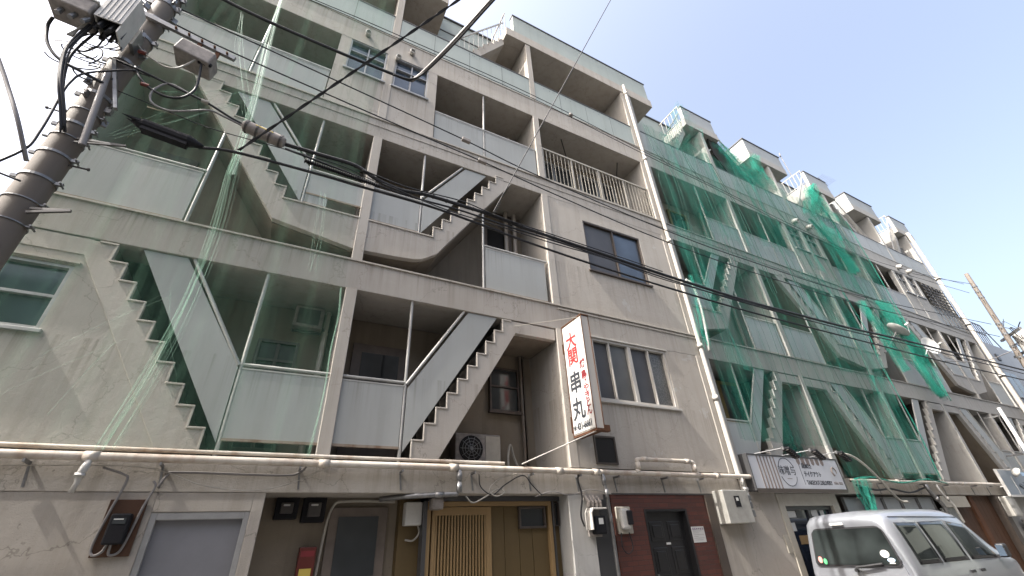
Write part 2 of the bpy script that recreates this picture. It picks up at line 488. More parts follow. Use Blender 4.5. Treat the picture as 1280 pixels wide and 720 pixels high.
def add_window(root, x0, x1, z0, z1, y, glass='glass_dark', frame='alu', splits=1, fw=.045, rail=None, sill=True, depth=.10, name='window', panes=None):
    """sash window let into a wall: recess, frame, panes, sill"""
    m = MB(); m.box(x0, x1, y+depth, y+depth+.02, z0, z1)
    w = m.build(name, glass, root)
    fr = MB(); yo = y+.012
    fr.box(x0, x0+fw, yo, y+depth+.01, z0, z1); fr.box(x1-fw, x1, yo, y+depth+.01, z0, z1)
    fr.box(x0+fw, x1-fw, yo, y+depth+.01, z1-fw, z1); fr.box(x0+fw, x1-fw, yo, y+depth+.01, z0, z0+fw)
    for i in range(1, splits):
        xm = x0+(x1-x0)*i/splits; fr.box(xm-fw*.5, xm+fw*.5, y+depth*.45, y+depth+.01, z0+fw, z1-fw)
    if rail is not None: fr.box(x0+fw, x1-fw, y+depth*.35, y+depth+.012, rail-fw*.45, rail+fw*.45)
    fr.build('frame', frame, w, .003)
    if panes:
        for a, b, c, d, mt in panes:
            MB().box(a, b, y+depth*.72, y+depth*.98, c, d).build('pane', mt, w)
    if sill: MB().box(x0-.04, x1+.04, y-.045, y+.03, z0-.045, z0-.002).build('sill', frame, w, .004)
    return w

def wall_with_holes(mb, x0, x1, z0, z1, y0, y1, holes):
    """solid wall around rectangular openings (a single row of openings sorted by x)"""
    xs = x0
    for a, b, c, d in sorted(holes):
        if a > xs: mb.box(xs, a, y0, y1, z0, z1)
        if c > z0: mb.box(a, b, y0, y1, z0, c)
        if d < z1: mb.box(a, b, y0, y1, d, z1)
        xs = b
    if xs < x1: mb.box(xs, x1, y0, y1, z0, z1)
    return mb

TRd, RUN, RIS = 10, .163, .237
def stair_L2():
    P = [(1.11, 2.63), (1.11, 2.91)]
    for k in range(9):
        u, z = 1.11+RUN*(k+1), 2.91+RIS*k
        P += [(u, z), (u, z+RIS)]
    P += [(3.66, 5.043), (3.66, 4.82), (2.82, 4.82), (1.47, 2.63)]
    return P
def stair_L3(curve=False):
    P = [(.06, 6.45), (1.22, 6.45)]
    u, z = 1.22, 6.45
    for k in range(9):
        P += [(u, z+.236)]; z += .236; u += .165; P += [(u, z)]
    P += [(2.72, 8.49), (2.92, 8.49)]
    P += [(1.95, 7.07), (1.30, 6.10)] if curve else [(1.27, 6.02)]
    if curve: P += [(1.14, 5.98), (1.04, 5.915), (.90, 5.875), (.6, 5.845), (.06, 5.82)]
    else: P += [(.06, 5.80)]
    return P

def flight(root, b, P, mat, inner=None):
    st = MB().prism(b.pts(P), F+.006, F+.11).build('stair', mat, root, .006)
    m = MB().prism(b.pts([(u, z-.012) for u, z in P]), F+.111, BK-.1)
    for i, f in enumerate(m.f):                              # bare risers and treads, darkened to paint in the stair's shade; plastered soffit
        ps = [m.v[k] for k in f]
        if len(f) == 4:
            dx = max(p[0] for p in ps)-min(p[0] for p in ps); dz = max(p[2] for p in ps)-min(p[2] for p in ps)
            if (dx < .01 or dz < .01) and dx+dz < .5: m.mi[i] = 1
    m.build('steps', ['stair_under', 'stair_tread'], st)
    if inner: MB().prism(b.pts(inner), F+.40, F+.44).build('shade_board', 'stair_shade', st)  # added dark board that paints the shaded gaps between guard and steps
def clip_post(mb, x, z0, z1, y=F+.05, r=.024): mb.tube([(x, y, z0), (x, y, z1)], r, 8)

def gallery_L2(root, b, M, guard=True, panel=True, gs=0.0):
    # stair with stepped edge and landing
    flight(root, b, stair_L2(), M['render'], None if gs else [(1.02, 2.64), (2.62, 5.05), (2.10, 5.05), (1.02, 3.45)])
    lips = MB()
    for k in range(10):                                     # plaster nosing round the stepped edge
        u, z = 1.11+RUN*k, 2.91+RIS*k
        b.box(lips, u-.018, u+RUN, F-.012, F+.02, z-.018, z+.004)
        b.box(lips, u-.018, u+.004, F-.010, F+.018, z-RIS, z-.019)
    lips.build('stair_nosing', M['lip'], root, .003)
    if panel:
        m = MB(); b.box(m, .06, .93, F+.03, F+.055, 2.80, 3.65); m.each('balcony_panel', M['panel'], root, .003)
    m = MB(); m.tube([(b.x(.06), F+.05, 3.71), (b.x(.96), F+.05, 3.71)], .024, 8)
    m.tube([(b.x(.97), F+.04, 3.69), (b.x(1.85), F+.04, 5.06)], .024, 8); m.each('handrail', 'handrail_paint', root, smooth=True)
    m = MB(); clip_post(m, b.x(.955), 2.62, 5.07); m.each('post', 'handrail_paint', root, smooth=True)
    if guard:
        MB().prism(b.pts([(.985, 2.74+gs*1.5), (2.47-gs, 5.06), (1.93-gs*.3, 5.06), (.985, 3.62)]), F+.028, F+.05).each('stair_guard', M['panel'], root, .003)

def gallery_L3(root, b, M, curve=False, right_panel=True, left_panel=True, hole=False, gs=0.0):
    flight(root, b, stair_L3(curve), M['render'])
    lips = MB(); u, z = 1.22, 6.45
    for k in range(9):
        z += .236
        b.box(lips, u-.018, u+.165, F-.012, F+.02, z-.018, z+.004)
        b.box(lips, u-.018, u+.004, F-.010, F+.018, z-.236, z-.019); u += .165
    b.box(lips, .06, 1.22, F-.014, F+.02, 6.435, 6.462)
    lips.build('stair_nosing', M['lip'], root, .003)
    m = MB(); clip_post(m, b.x(.955), 6.45, 8.5); clip_post(m, b.x(2.23), 5.57, 7.5); m.each('post', 'handrail_paint', root, smooth=True)
    if left_panel:
        m = MB(); b.box(m, .06, .93, F+.03, F+.055, 6.70 if hole else 6.49, 7.18)
        if hole: b.box(m, .60, .93, F+.03, F+.055, 6.49, 6.699)
        m.each('balcony_panel', M['panel'], root, .003)
    m = MB(); m.tube([(b.x(.06), F+.05, 7.235), (b.x(.96), F+.05, 7.235)], .024, 8)
    m.tube([(b.x(.97), F+.04, 7.34), (b.x(1.76), F+.04, 8.49)], .024, 8)
    m.tube([(b.x(2.23), F+.05, 6.60), (b.x(3.66), F+.05, 6.60)], .024, 8); m.each('handrail', 'handrail_paint', root, smooth=True)
    MB().prism(b.pts([(.985, 6.49+gs*1.3), (2.31-gs, 8.48), (1.83-gs*.3, 8.48), (.985, 7.27)]), F+.028, F+.05).each('stair_guard', M['panel'], root, .003)
    if right_panel:
        m = MB(); b.box(m, 2.27, 3.60, F+.03, F+.055, 5.63, 6.54); m.each('balcony_panel', M['panel'], root, .003)

def gallery_L4(root, b, M, glass='glass_blue', panel=(True, True)):
    """window beside the column, open gallery beyond"""
    u0, u1 = .05, .86
    m = MB(); xa, xb = sorted((b.x(.0), b.x(1.07)))
    wa, wb = sorted((b.x(u0), b.x(u1)))
    ca, cb = sorted((b.x(.085), b.x(1.07)))
    wall_with_holes(m, ca, cb, 8.99, 11.30, F+.003, F+.16, [(max(wa, ca), min(wb, cb), 10.22, 11.33)]) if False else None
    h0, h1 = sorted((b.x(.10), b.x(.86)))
    wall_with_holes(m, ca, cb, 8.99, 11.30, F+.003, F+.16, [(h0, h1, 10.22, 11.28)])
    m.build('wall', M['render'], root)
    add_window(root, h0, h1, 10.22, 11.28, F+.003, glass, 'alu', 2, .03, rail=10.93, depth=.09)
    clip = MB(); clip_post(clip, b.x(2.28), 9.0, 11.27); clip.each('post', 'handrail_paint', root, smooth=True)
    if panel[0]:
        m = MB(); b.box(m, 1.09, 2.25, F+.03, F+.055, 9.02, 9.93); m.each('balcony_panel', M['panel'], root, .003)
    if panel[1]:
        m = MB(); b.box(m, 2.31, 3.66, F+.03, F+.055, 9.02, 9.93); m.each('balcony_panel', M['panel'], root, .003)
    m = MB(); m.box(b.x(1.08), b.x(3.67), F+.02, F+.065, 9.955, 9.995); m.each('handrail', 'handrail_paint', root, .004)

def roof_box(root, x0, x1, z0, z1, y0, M):
    m = MB(); m.box(x0, x1, y0, 8.4, z0, z1); o = m.build('roof_parapet', M['top'], root, .008)
    m = MB(); m.box(x0-.03, x1+.03, y0-.03, 8.43, z1+.002, z1+.045); m.build('coping', 'roof_coping', o)
    m = MB(); m.box(x0-.012, x1+.012, y0-.012, 8.41, z0-.004, z0+.36); m.build('parapet_base', M['render'], o, .006)

def roof_deck(root, x0, x1, z0, z1, y0, M, ends=(True, True), th=.36, il=.06, ir=.06):
    # stair head on the roof: slab, front parapet and open railings where the flights arrive
    m = MB(); m.box(x0, x1, y0, 8.4, z0, z0+th); o = m.build('roof_slab', M['render'], root, .008)
    MB().box(x0+il, x1-ir, y0+.012, y0+.16, z0+th+.001, z1).build('roof_parapet', M['top'], o, .006)
    MB().box(x0+il-.02, x1-ir+.02, y0-.01, y0+.18, z1+.001, z1+.045).build('coping', 'roof_coping', o)
    for x, on in ((x0+.04, ends[0]), (x1-.04, ends[1])):
        m = MB(); zt = z1+.12
        if on:
            m.bar((x, y0+.1, zt), (x, 8.3, zt), .035); m.bar((x, y0+.1, z0+th+.1), (x, 8.3, z0+th+.1), .025)
            for k in range(14): m.bar((x, y0+.12+.17*k, z0+th), (x, y0+.12+.17*k, zt), .016)
        else: m.box(x-.04, x+.04, y0+.2, 8.38, z0+th+.001, z1)
        m.build('roof_railing', 'handrail_paint' if on else M['top'], o)

def roof_stair(root, b, M, ue):
    """flight from the top gallery to the roof, ending at the parapet block that starts at u = ue"""
    n = 11; P = [(ue-.158*n-.02, 12.0)]
    u, z = ue-.158*n, 12.05
    for k in range(n):
        z += .235; P += [(u, z)]; u += .158; P += [(u, z)]
    P += [(ue, 14.66), (ue+.02, 14.4), (ue+.02-.158*9.9, 12.0)]
    MB().prism(b.pts(P), F+.16, BK-.1).build('roof_stair', M['render'], root, .006)
    m = MB()
    a, c = (b.x(ue-1.80), 12.95), (b.x(ue+.02), 15.55)
    m.bar((a[0], F+.13, a[1]), (c[0], F+.13, c[1]), .035)
    for i in range(1, 13):
        t = i/13; x = a[0]+(c[0]-a[0])*t; zz = a[1]+(c[1]-a[1])*t
        m.tube([(x, F+.13, zz-.86), (x, F+.13, zz)], .009, 5)
    m.build('roof_railing', 'handrail_paint', root)

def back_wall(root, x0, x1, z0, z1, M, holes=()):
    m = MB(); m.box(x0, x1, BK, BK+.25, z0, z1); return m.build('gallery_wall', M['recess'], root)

def shell(root, cols, M, xl, xr, top=True):
    """floors, bands, columns and fin walls shared by all bays"""
    for nm, z0, z1 in (('floor_band', 5.07, 5.57), ('floor_band', 8.50, 9.0), ('floor_band', 11.28, 12.0)):
        MB().box(xl, xr, F, BK-.01, z0, z1).build(nm, M['render'], root, .006)
    m = MB()
    for z in (5.57, 9.0): m.box(xl, xr, F-.028, F+.12, z+.001, z+.028)
    m.box(xl, xr, F-.014, F-.001, 8.80, 8.815); m.box(xl, xr, F-.016, F-.001, 11.97, 11.995)
    m.build('ledge', M['lip'], root)
    MB().box(xl, xr, F+.06, BK, 2.50, 2.62).build('first_floor_slab', 'concrete_slab', root)
    for x in cols:
        m = MB()
        for z0, z1 in ((2.62, 5.068), (5.60, 8.498), (9.03, 11.278), (12.001, 14.66)):
            m.box(x-.083, x+.083, F-.012, BK+.05, z0, z1)
        m.build('column', M['render'], root, .008)
    for a, c in zip(cols[:-1], cols[1:]):
        m = MB(); m.box(a+.09, c-.09, F-.004, F+.03, 12.01, 12.86); q = m.build('parapet_panel', M['top'], root, .004)
        m = MB(); m.box(a+.085, c-.085, F-.014, F+.05, 12.862, 12.90); m.build('coping', 'dark_metal', q)
        m = MB(); n = 4
        for i in range(1, n):
            xx = a+(c-a)*i/n; m.box(xx-.004, xx+.004, F-.006, F-.0045, 12.02, 12.85)
        for i in range(14):
            xx = random.uniform(a+.2, c-.2); zz = random.choice((12.15, 12.75)); m.box(xx-.008, xx+.008, F-.008, F-.005, zz-.008, zz+.008)
        m.build('panel_seam', 'dark_metal', q)

def back_details(root, b, z, kind, M):
    """doors, windows and riser pipes on the gallery wall"""
    if kind == 'door':
        x0, x1 = sorted((b.x(.34), b.x(1.12)))
        m = MB(); m.box(x0-.07, x1+.07, BK-.05, BK-.002, z, z+2.02); d = m.build('door', 'door_brown', root, .006)
        MB().box(x0+.08, x1-.08, BK-.062, BK-.051, z+1.38, z+1.86).build('pane', 'glass_dark', d)
        MB().box(x1-.07, x1-.03, BK-.11, BK-.052, z+.95, z+1.1).build('handle', 'galv', d)
    if kind == 'window':
        x0, x1 = sorted((b.x(2.75), b.x(3.37)))
        add_window(root, x0, x1, z+1.08, z+1.92, BK-.10, 'glass_dark', 'window_bronze', 1, .035, rail=z+1.55, depth=.06)
    m = MB(); m.tube([(b.x(3.42), BK-.11, z), (b.x(3.42), BK-.11, z+2.38)], .048, 10); m.each('riser_pipe', 'pipe_paint', root, smooth=True)

MA = dict(render='render_beige', lip='render_beige', panel='panel_board', recess='recess_beige', top='panel_top')
MG = dict(render='render_grey', lip='render_grey', panel='panel_grey', recess='recess_grey', top='panel_grey')

# ---- block nearest the camera (beige)
A = thing('apartment_building', 'beige block of flats with zigzag open stairs, nearest, lattice and black doors below', 'apartment building', (0, 6, 0))
colsA = [-3.32, .53, 4.30, 8.02]
shell(A, colsA, MA, -3.42, 8.12)
bm1, b0, b1 = (Bay(-3.32, .53, True), Bay(.53, 4.30, False), Bay(4.30, 8.02, True))
for z0, z1 in ((2.62, 5.068), (5.58, 8.49), (9.01, 11.27), (12.01, 14.7)):
    back_wall(A, -3.42, 8.12, z0, z1, MA)
m = MB(); m.box(-3.43, 8.13, BK-.05, BK+.3, 16.052, 16.10); m.build('coping', 'roof_coping', A); MB().box(-3.42, 8.12, BK+.002, BK+.25, 14.701, 16.05).build('roof_wall', 'panel_top', A); MB().box(-3.42, 8.12, BK-.02, BK+.001, 15.3, 15.34).build('wall_line', 'dark_metal', A)
m = MB(); m.box(-3.42, 8.12, BK+.26, 15, 2.0, 14.6); m.build('core', 'recess_beige', A)
# second storey
gallery_L2(A, b0, MA)
back_details(A, b0, 2.62, 'door', MA); back_details(A, b0, 2.62, 'window', MA)
bms = Bay(-3.49, .36, True)
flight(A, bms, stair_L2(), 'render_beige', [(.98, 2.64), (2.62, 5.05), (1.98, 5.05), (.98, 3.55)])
lips = MB()
for k in range(10):
    u, z = 1.11+RUN*k, 2.91+RIS*k
    bms.box(lips, u-.018, u+RUN, F-.012, F+.02, z-.018, z+.004); bms.box(lips, u-.018, u+.004, F-.010, F+.018, z-RIS, z-.019)
lips.build('stair_nosing', 'render_beige', A, .003)
# the stair bay left of the steps is walled up, with one window
m = MB()
wx0, wx1, wz0, wz1 = -3.37, -2.54, 3.83, 4.66
P = bm1.pts([(1.47, 2.63), (2.82, 4.82), (2.82, 5.06)])
m.prism([(-1.13, 2.63), (-2.50, 4.82), (-2.50, 5.06), (-2.541, 5.06), (-2.541, 2.63)], F+.018, F+.2)
m.box(-3.42, -2.5415, F+.018, F+.2, 2.63, 3.829); m.box(-3.42, -2.5415, F+.018, F+.2, 4.661, 5.06); m.box(-3.42, -3.37, F+.018, F+.2, 3.8295, 4.6605)
m.build('wall', 'render_beige', A)
add_window(A, wx0, wx1, wz0, wz1, F+.02, 'glass_green', 'alu', 1, .04, rail=4.25, depth=.08)
m = MB(); m.box(-3.5, -2.50, F-.02, F+.02, 4.68, 4.70); m.build('drip_edge', 'render_beige', A)
m = MB(); bm1.box(m, .06, 1.08, F+.03, F+.055, 2.80, 3.65); m.each('balcony_panel', 'panel_board', A, .003)
m = MB(); m.tube([(bm1.x(.06), F+.05, 3.71), (bm1.x(1.12), F+.05, 3.71)], .024, 8); m.tube([(bm1.x(1.13), F+.04, 3.69), (bm1.x(1.96), F+.04, 5.06)], .024, 8); m.each('handrail', 'handrail_paint', A, smooth=True)
m = MB(); clip_post(m, bm1.x(1.10), 2.62, 5.07); m.each('post', 'handrail_paint', A, smooth=True)
MB().prism(bm1.pts([(1.13, 2.76), (2.50, 5.06), (2.03, 5.06), (1.13, 3.66)]), F+.028, F+.05).each('stair_guard', 'panel_board', A, .003)
add_window(A, -.57, .0, 2.85, 4.47, BK-.1, 'glass_dark', 'window_bronze', 2, .045, rail=4.15, depth=.06, sill=False)
m = MB(); m.tube([(.33, BK-.12, 2.62), (.33, BK-.12, 5.06)], .045, 8); m.each('riser_pipe', 'pipe_paint', A, smooth=True)
# third storey
gallery_L3(A, b0, MA, curve=True)
gallery_L3(A, bm1, MA, curve=False, hole=True)
m = MB(); m.box(3.22, 3.92, BK-.05, BK-.004, 5.58, 8.0); d = m.build('door', 'door_brown', A); MB().box(3.3, 3.84, BK-.06, BK-.051, 6.4, 7.9).build('pane', 'void', d)
m = MB()
for x in (3.75, 3.98): m.tube([(x, BK-.12, 5.58), (x, BK-.12, 8.49)], .05, 8)
m.each('riser_pipe', 'pipe_paint', A, smooth=True)
m = MB(); m.box(-2.9, -2.2, BK-.05, BK-.004, 5.58, 7.55); d = m.build('door', 'door_brown', A); MB().box(-2.82, -2.28, BK-.06, BK-.051, 6.7, 7.4).build('pane', 'void', d)
# walled-in bay at the right end
m = MB(); wall_with_holes(m, 4.385, 8.12, 2.63, 5.069, F+.004, F+.25, [(4.77, 4.772, 2.63, 2.631), (5.02, 6.99, 3.79, 5.03)])
m.build('wall', 'render_beige_wall', A)
m = MB(); wall_with_holes(m, 4.385, 8.12, 5.60, 8.499, F+.004, F+.25, [(5.31, 7.06, 6.70, 8.10)])
m.build('wall', 'render_beige_wall', A)
add_window(A, 5.02, 6.99, 3.79, 5.03, F, 'glass_dark', 'paint_white', 1, .05, depth=.12,
           panes=[(5.07, 5.45, 3.84, 4.98, 'glass_screen'), (5.48, 5.93, 3.84, 4.98, 'glass_frost'), (6.03, 6.48, 3.84, 4.98, 'glass_screen'), (6.51, 6.94, 3.84, 4.98, 'glass_wire')])
m = MB()
for x, w in ((5.465, .03), (5.98, .085), (6.495, .03)): m.box(x-w/2, x+w/2, F+.02, F+.13, 3.83, 4.99)
m.box(4.98, 7.03, F-.02, F+.02, 5.032, 5.06)
m.build('mullion', 'paint_white', A, .003)
add_window(A, 5.31, 7.06, 6.70, 8.10, F, 'glass_dark', 'window_bronze', 1, .04, depth=.10,
           panes=[(5.36, 6.18, 6.75, 8.05, 'glass_screen'), (6.23, 7.01, 6.75, 8.05, 'glass_blue')])
m = MB(); m.box(6.185, 6.225, F+.03, F+.11, 6.74, 8.06); m.build('mullion', 'window_bronze', A)
m = MB(); m.box(4.30, 8.12, F-.02, F-.001, 5.50, 5.53); m.build('string_course', 'render_beige', A)
# square vent opening (dark, framed) low on that wall
m = MB(); m.box(4.77, 5.17, F-.004, F+.003, 2.72, 3.12); v = m.build('vent_opening', 'void', A)
fr = MB(); fr.box(4.74, 4.77, F-.02, F+.003, 2.69, 3.15); fr.box(5.17, 5.2, F-.02, F+.003, 2.69, 3.15); fr.box(4.77, 5.17, F-.02, F+.003, 3.12, 3.15); fr.box(4.77, 5.17, F-.02, F+.003, 2.69, 2.72)
fr.build('frame', 'window_bronze', v)
# fourth storey
gallery_L4(A, b0, MA)
gallery_L4(A, bm1, MA)
m = MB(); m.bar((4.4, F+.04, 10.16), (7.93, F+.04, 10.16), .045, .05); m.bar((4.4, F+.04, 9.10), (7.93, F+.04, 9.10), .035)
n = 31
for i in range(n+1):
    x = 4.42+(7.90-4.42)*i/n; m.bar((x, F+.04, 9.1), (x, F+.04, 10.14), .015)
for i in range(5):
    x = 4.42+(7.90-4.42)*i/4; m.bar((x, F+.045, 9.0), (x, F+.045, 10.15), .04)
m.build('balcony_railing', 'cream', A)
for x0 in (4.75, 6.3): add_window(A, x0, x0+1.35, 9.05, 10.95, BK-.12, 'glass_dark', 'alu', 2, .05, depth=.08, sill=False)
m = MB(); m.bar((5.3, F+.3, 11.25), (6.1, BK-.05, 10.7), .03); m.bar((7.3, F+.3, 11.25), (7.7, BK-.05, 10.7), .03); m.each('laundry_bracket', 'dark_metal', A)
for bb in (b0, bm1): back_details(A, bb, 9.0, 'none', MA)
# vent hoods beside the fourth-storey windows
for x, z in ((-.06, 11.62), (.66, 11.20), (.95, 11.64)):
    m = MB(); m.lathe((x, F+.0, z), (0, -1, -.25), [(0, .06), (.10, .062), (.13, .058), (.131, .045), (.07, .04)], 14)
    m.build('vent_hood', 'white_box', A, smooth=True)
# top storey and roof blocks
roof_deck(A, 3.57, 9.38, 14.68, 15.94, F-.03, MA, (True, False), .38, .27, .08)
roof_box(A, -.80, 1.74, 14.68, 15.94, F-.03, MA)
roof_box(A, -3.5, -2.3, 14.68, 15.94, F-.03, MA)
roof_stair(A, b0, MA, 3.02)
# ground storey
for x0, x1 in ((-3.42, 8.12),):
    MB().box(x0, x1, F-.004, F+.5, 2.24, 2.60).build('beam', 'render_ground', A, .01)
m = MB(); m.box(-3.42, -.985, F, F+.25, 0, 2.238); m.box(-.105, .01, F, F+.9, 0, 2.238); m.box(-.985, -.105, F, F+.25, 2.055, 2.238); m.build('wall', 'render_ground', A, .006)
# grey door in the left wall
m = MB(); m.box(-.955, -.135, F+.07, F+.12, 0.02, 2.03); d = m.build('door', 'door_grey', A, .004)
m = MB(); m.box(-.985, -.93, F+.01, F+.10, 0, 2.055); m.box(-.16, -.105, F+.01, F+.10, 0, 2.055); m.box(-.93, -.16, F+.01, F+.10, 1.985, 2.055); m.build('frame', 'alu', d, .004)
MB().lathe((-.27, F+.07, .98), (0, -1, 0), [(0, .03), (.03, .015), (.05, .035), (.08, .03), (.085, 0)], 12).build('handle', 'galv', d, smooth=True)
# recessed entrance
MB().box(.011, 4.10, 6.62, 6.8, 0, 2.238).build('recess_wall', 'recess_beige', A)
MB().box(.011, 4.10, F+.51, 6.62, 2.24, 2.35).build('recess_ceiling', 'concrete_slab', A)
m = MB(); m.box(.79, 1.53, 6.56, 6.61, 0, 2.13); d = m.build('door', 'door_brown', A, .006)
MB().box(.90, 1.41, 6.55, 6.559, 1.36, 2.02).build('pane', 'glass_dark', d); MB().box(.86, .90, 6.5, 6.559, .95, 1.1).build('handle', 'galv', d)
m = MB(); m.tube(spline([(.72, 6.56, .9), (.74, 6.55, 1.6), (.80, 6.54, 2.12), (1.0, 6.53, 2.2), (1.6, 6.53, 2.19)]), .018, 6); m.build('conduit', 'pale_cable', A)
# lattice shop front
m = MB(); m.box(1.66, 1.98, 6.45, 6.61, 0, 2.23); m.box(3.98, 4.11, 6.33, 6.61, 0, 2.23); m.each('side_panel', 'panel_olive', A)
sf = MB(); sf.box(1.985, 2.04, 6.27, 6.36, 0, 2.17); sf.box(3.90, 3.96, 6.27, 6.36, 0, 2.17); sf.box(2.04, 3.90, 6.27, 6.36, 2.11, 2.17)
sf = sf.build('shop_front', 'wood_tan', A, .004)
m = MB(); m.box(1.93, 1.984, 6.25, 6.40, 0, 2.22); m.box(1.93, 4.12, 6.25, 6.40, 2.172, 2.235); m.box(3.965, 3.99, 6.25, 6.4, 0, 2.17); m.build('frame', 'alu_dark', sf)
ld = MB(); ld.box(2.07, 2.12, 6.30, 6.35, .05, 2.10); ld.box(2.87, 2.95, 6.30, 6.35, .05, 2.10); ld.box(2.12, 2.87, 6.30, 6.35, 2.0, 2.10); ld.box(2.12, 2.87, 6.30, 6.35, .05, .45)
n = 17
for i in range(n):
    x = 2.135+(2.855-2.135)*(i)/(n-1); ld.box(x-.010, x+.010, 6.305, 6.33, .45, 2.0)
ld = ld.build('lattice_door', 'wood_tan', A, .002)
MB().box(2.12, 2.87, 6.338, 6.346, .45, 2.0).build('pane', 'panel_olive', ld)
m = MB(); xs = [2.955, 3.17, 3.41, 3.63, 3.895]
for a, c in zip(xs[:-1], xs[1:]): m.box(a+.004, c-.004, 6.335, 6.36, 0, 2.105)
m.each('board_panel', 'panel_olive', A)
add_window(A, 3.40, 3.86, 1.81, 2.10, 6.27, 'glass_dark', 'window_bronze', 1, .03, depth=.055, sill=False)
add_window(A, 4.0, 4.09, 1.83, 2.15, 6.24, 'glass_dark', 'window_bronze', 1, .012, depth=.07, sill=False)
m = MB(); m.box(2.0, 2.16, 6.10, 6.26, 2.06, 2.20); m.build('bracket_lamp', 'weathered_box', A, .02)
# pier, brick front, black door
m = MB(); m.box(4.11, 4.54, F, F+.6, 0, 2.238); m.build('pier', 'render_grey', A, .008)
m = MB(); m.box(4.541, 4.93, F+.03, F+.5, 0, 2.238); m.build('dark_board', 'alu_dark', A)
m = MB(); wall_with_holes(m, 4.931, 7.07, 0, 2.235, F+.006, F+.4, [(5.58, 6.56, 0, 2.02)]); m.build('brick_front', 'brick', A)
m = MB(); m.box(5.62, 6.52, F+.10, F+.15, .02, 1.99); d = m.build('door', 'door_black', A, .004)
m = MB(); m.box(5.58, 5.625, F, F+.16, 0, 2.02); m.box(6.515, 6.56, F, F+.16, 0, 2.02); m.box(5.625, 6.515, F, F+.16, 1.985, 2.02); m.build('frame', 'door_black', d)
m = MB()
for x0, x1 in ((5.72, 6.02), (6.12, 6.42)):
    for z0, z1 in ((1.56, 1.84), (1.10, 1.47), (.62, 1.0), (.2, .52)):
        m.box(x0, x1, F+.088, F+.102, z0, z1); m.box(x0+.05, x1-.05, F+.075, F+.089, z0+.05, z1-.05)
m.build('raised_panel', 'door_black', d, .008)
MB().box(6.03, 6.12, F+.085, F+.099, 1.505, 1.535).build('door_plate', 'sign_white', d)
MB().box(5.67, 5.71, F+.04, F+.1, .96, 1.12).build('handle', 'galv', d)
m = MB(); m.box(7.071, 7.27, F-.02, F+.4, 0, 2.237); m.each('dark_post', 'window_bronze', A, .004)
m = MB(); m.box(7.271, 8.12, F, F+.4, 0, 2.238); m.build('wall', 'render_ground', A)
m = MB(); m.box(4.95, 8.12, F-.008, F-.0045, 2.235, 2.26); m.build('crack_line', 'dark_metal', A)

# ---- grey block beyond the white downpipe
B = thing('apartment_building', 'grey block of flats with zigzag stairs beyond the white downpipe, half under green net', 'apartment building', (17.7, 6, 0))
colsB = [8.26, 11.82, 15.85, 19.75, 23.58, 27.22]
shell(B, colsB, MG, 8.16, 27.4)
bb = [Bay(a, c, i % 2 == 1) for i, (a, c) in enumerate(zip(colsB[:-1], colsB[1:]))]
for z0, z1 in ((2.62, 5.068), (5.58, 8.49), (9.01, 11.27), (12.01, 14.7)): back_wall(B, 8.16, 27.4, z0, z1, MG)
m = MB(); m.box(8.16, 27.42, BK-.05, BK+.3, 16.052, 16.10); m.build('coping', 'roof_coping', B); MB().box(8.16, 27.4, BK+.002, BK+.25, 14.701, 16.05).build('roof_wall', 'panel_top', B)
m = MB(); m.box(8.16, 27.4, BK+.26, 15, 2.0, 14.6); m.build('core', 'recess_grey', B)
for i, b in enumerate(bb):
    gallery_L2(B, b, MG, gs=0 if i % 2 else .24)
    gallery_L3(B, b, MG, gs=0 if i % 2 else .24)
    for z in (2.62, 5.58): back_details(B, b, z, 'door' if z < 3 else 'none', MG)
    back_details(B, b, 2.62, 'window', MG)
    if i > 0: gallery_L4(B, b, MG, 'glass_green')
    back_details(B, b, 9.0, 'none', MG)
b = bb[0]
m = MB(); clip_post(m, 10.28, 9.0, 11.27); m.each('post', 'handrail_paint', B, smooth=True)
m = MB(); m.box(10.32, 11.72, F+.03, F+.055, 9.02, 9.93); m.each('balcony_panel', 'panel_grey', B, .003)
m = MB(); m.box(10.30, 11.73, F+.02, F+.065, 9.955, 9.995); m.each('handrail', 'handrail_paint', B, .004)
add_window(B, 9.9, 10.75, 9.9, 10.95, BK-.1, 'glass_green', 'yellow_frame', 1, .07, depth=.06, sill=False)
m = MB(); m.box(8.9, 9.35, BK-.05, BK-.003, 9.01, 10.95); m.build('door', 'door_brown', B)
m = MB(); m.box(9.42, 10.22, BK-.30, BK-.24, 3.9, 4.93); fr = m.build('shutter_frame', 'yellow_frame', B, .006)
MB().box(9.53, 10.11, BK-.31, BK-.301, 3.98, 4.83).build('pane', 'glass_frost', fr)
for x0, x1, s in ((11.06, 12.86, 1), (14.70, 17.14, 0), (18.92, 20.8, 1), (22.3, 24.8, 0), (26.48, 28.3, 1)):
    (roof_deck if s else roof_box)(B, x0, x1, 14.72, 15.78, F-.03, MG)
for i, b in enumerate(bb): roof_stair(B, b, MG, 2.78 if i % 2 else 2.98)
for x in (15.62, 16.50, 23.3, 24.2):
    m = MB(); m.lathe((x, F+.0, 11.62), (0, -1, -.35), [(0, .10), (.10, .11), (.2, .085), (.201, .06), (.1, .05)], 14); m.build('vent_hood', 'white_box', B, smooth=True)
m = MB()
for k in range(7):
    zz = 9.9+.19*k; m.bar((24.75, F-.05, zz), (27.1, F-.05, zz+.03), .03)
for k in range(6):
    xx = 24.9+.42*k; m.bar((xx, F-.05, 9.05), (xx+.05, F-.05, 11.2), .025)
m.build('clothes_rack', 'dark_metal', B)
m = MB()
for k in range(9): m.box(26.2, 26.95, F+.3, F+.33, 12.95+.12*k, 13.02+.12*k)
m.build('louvre_panel', 'galv', B)
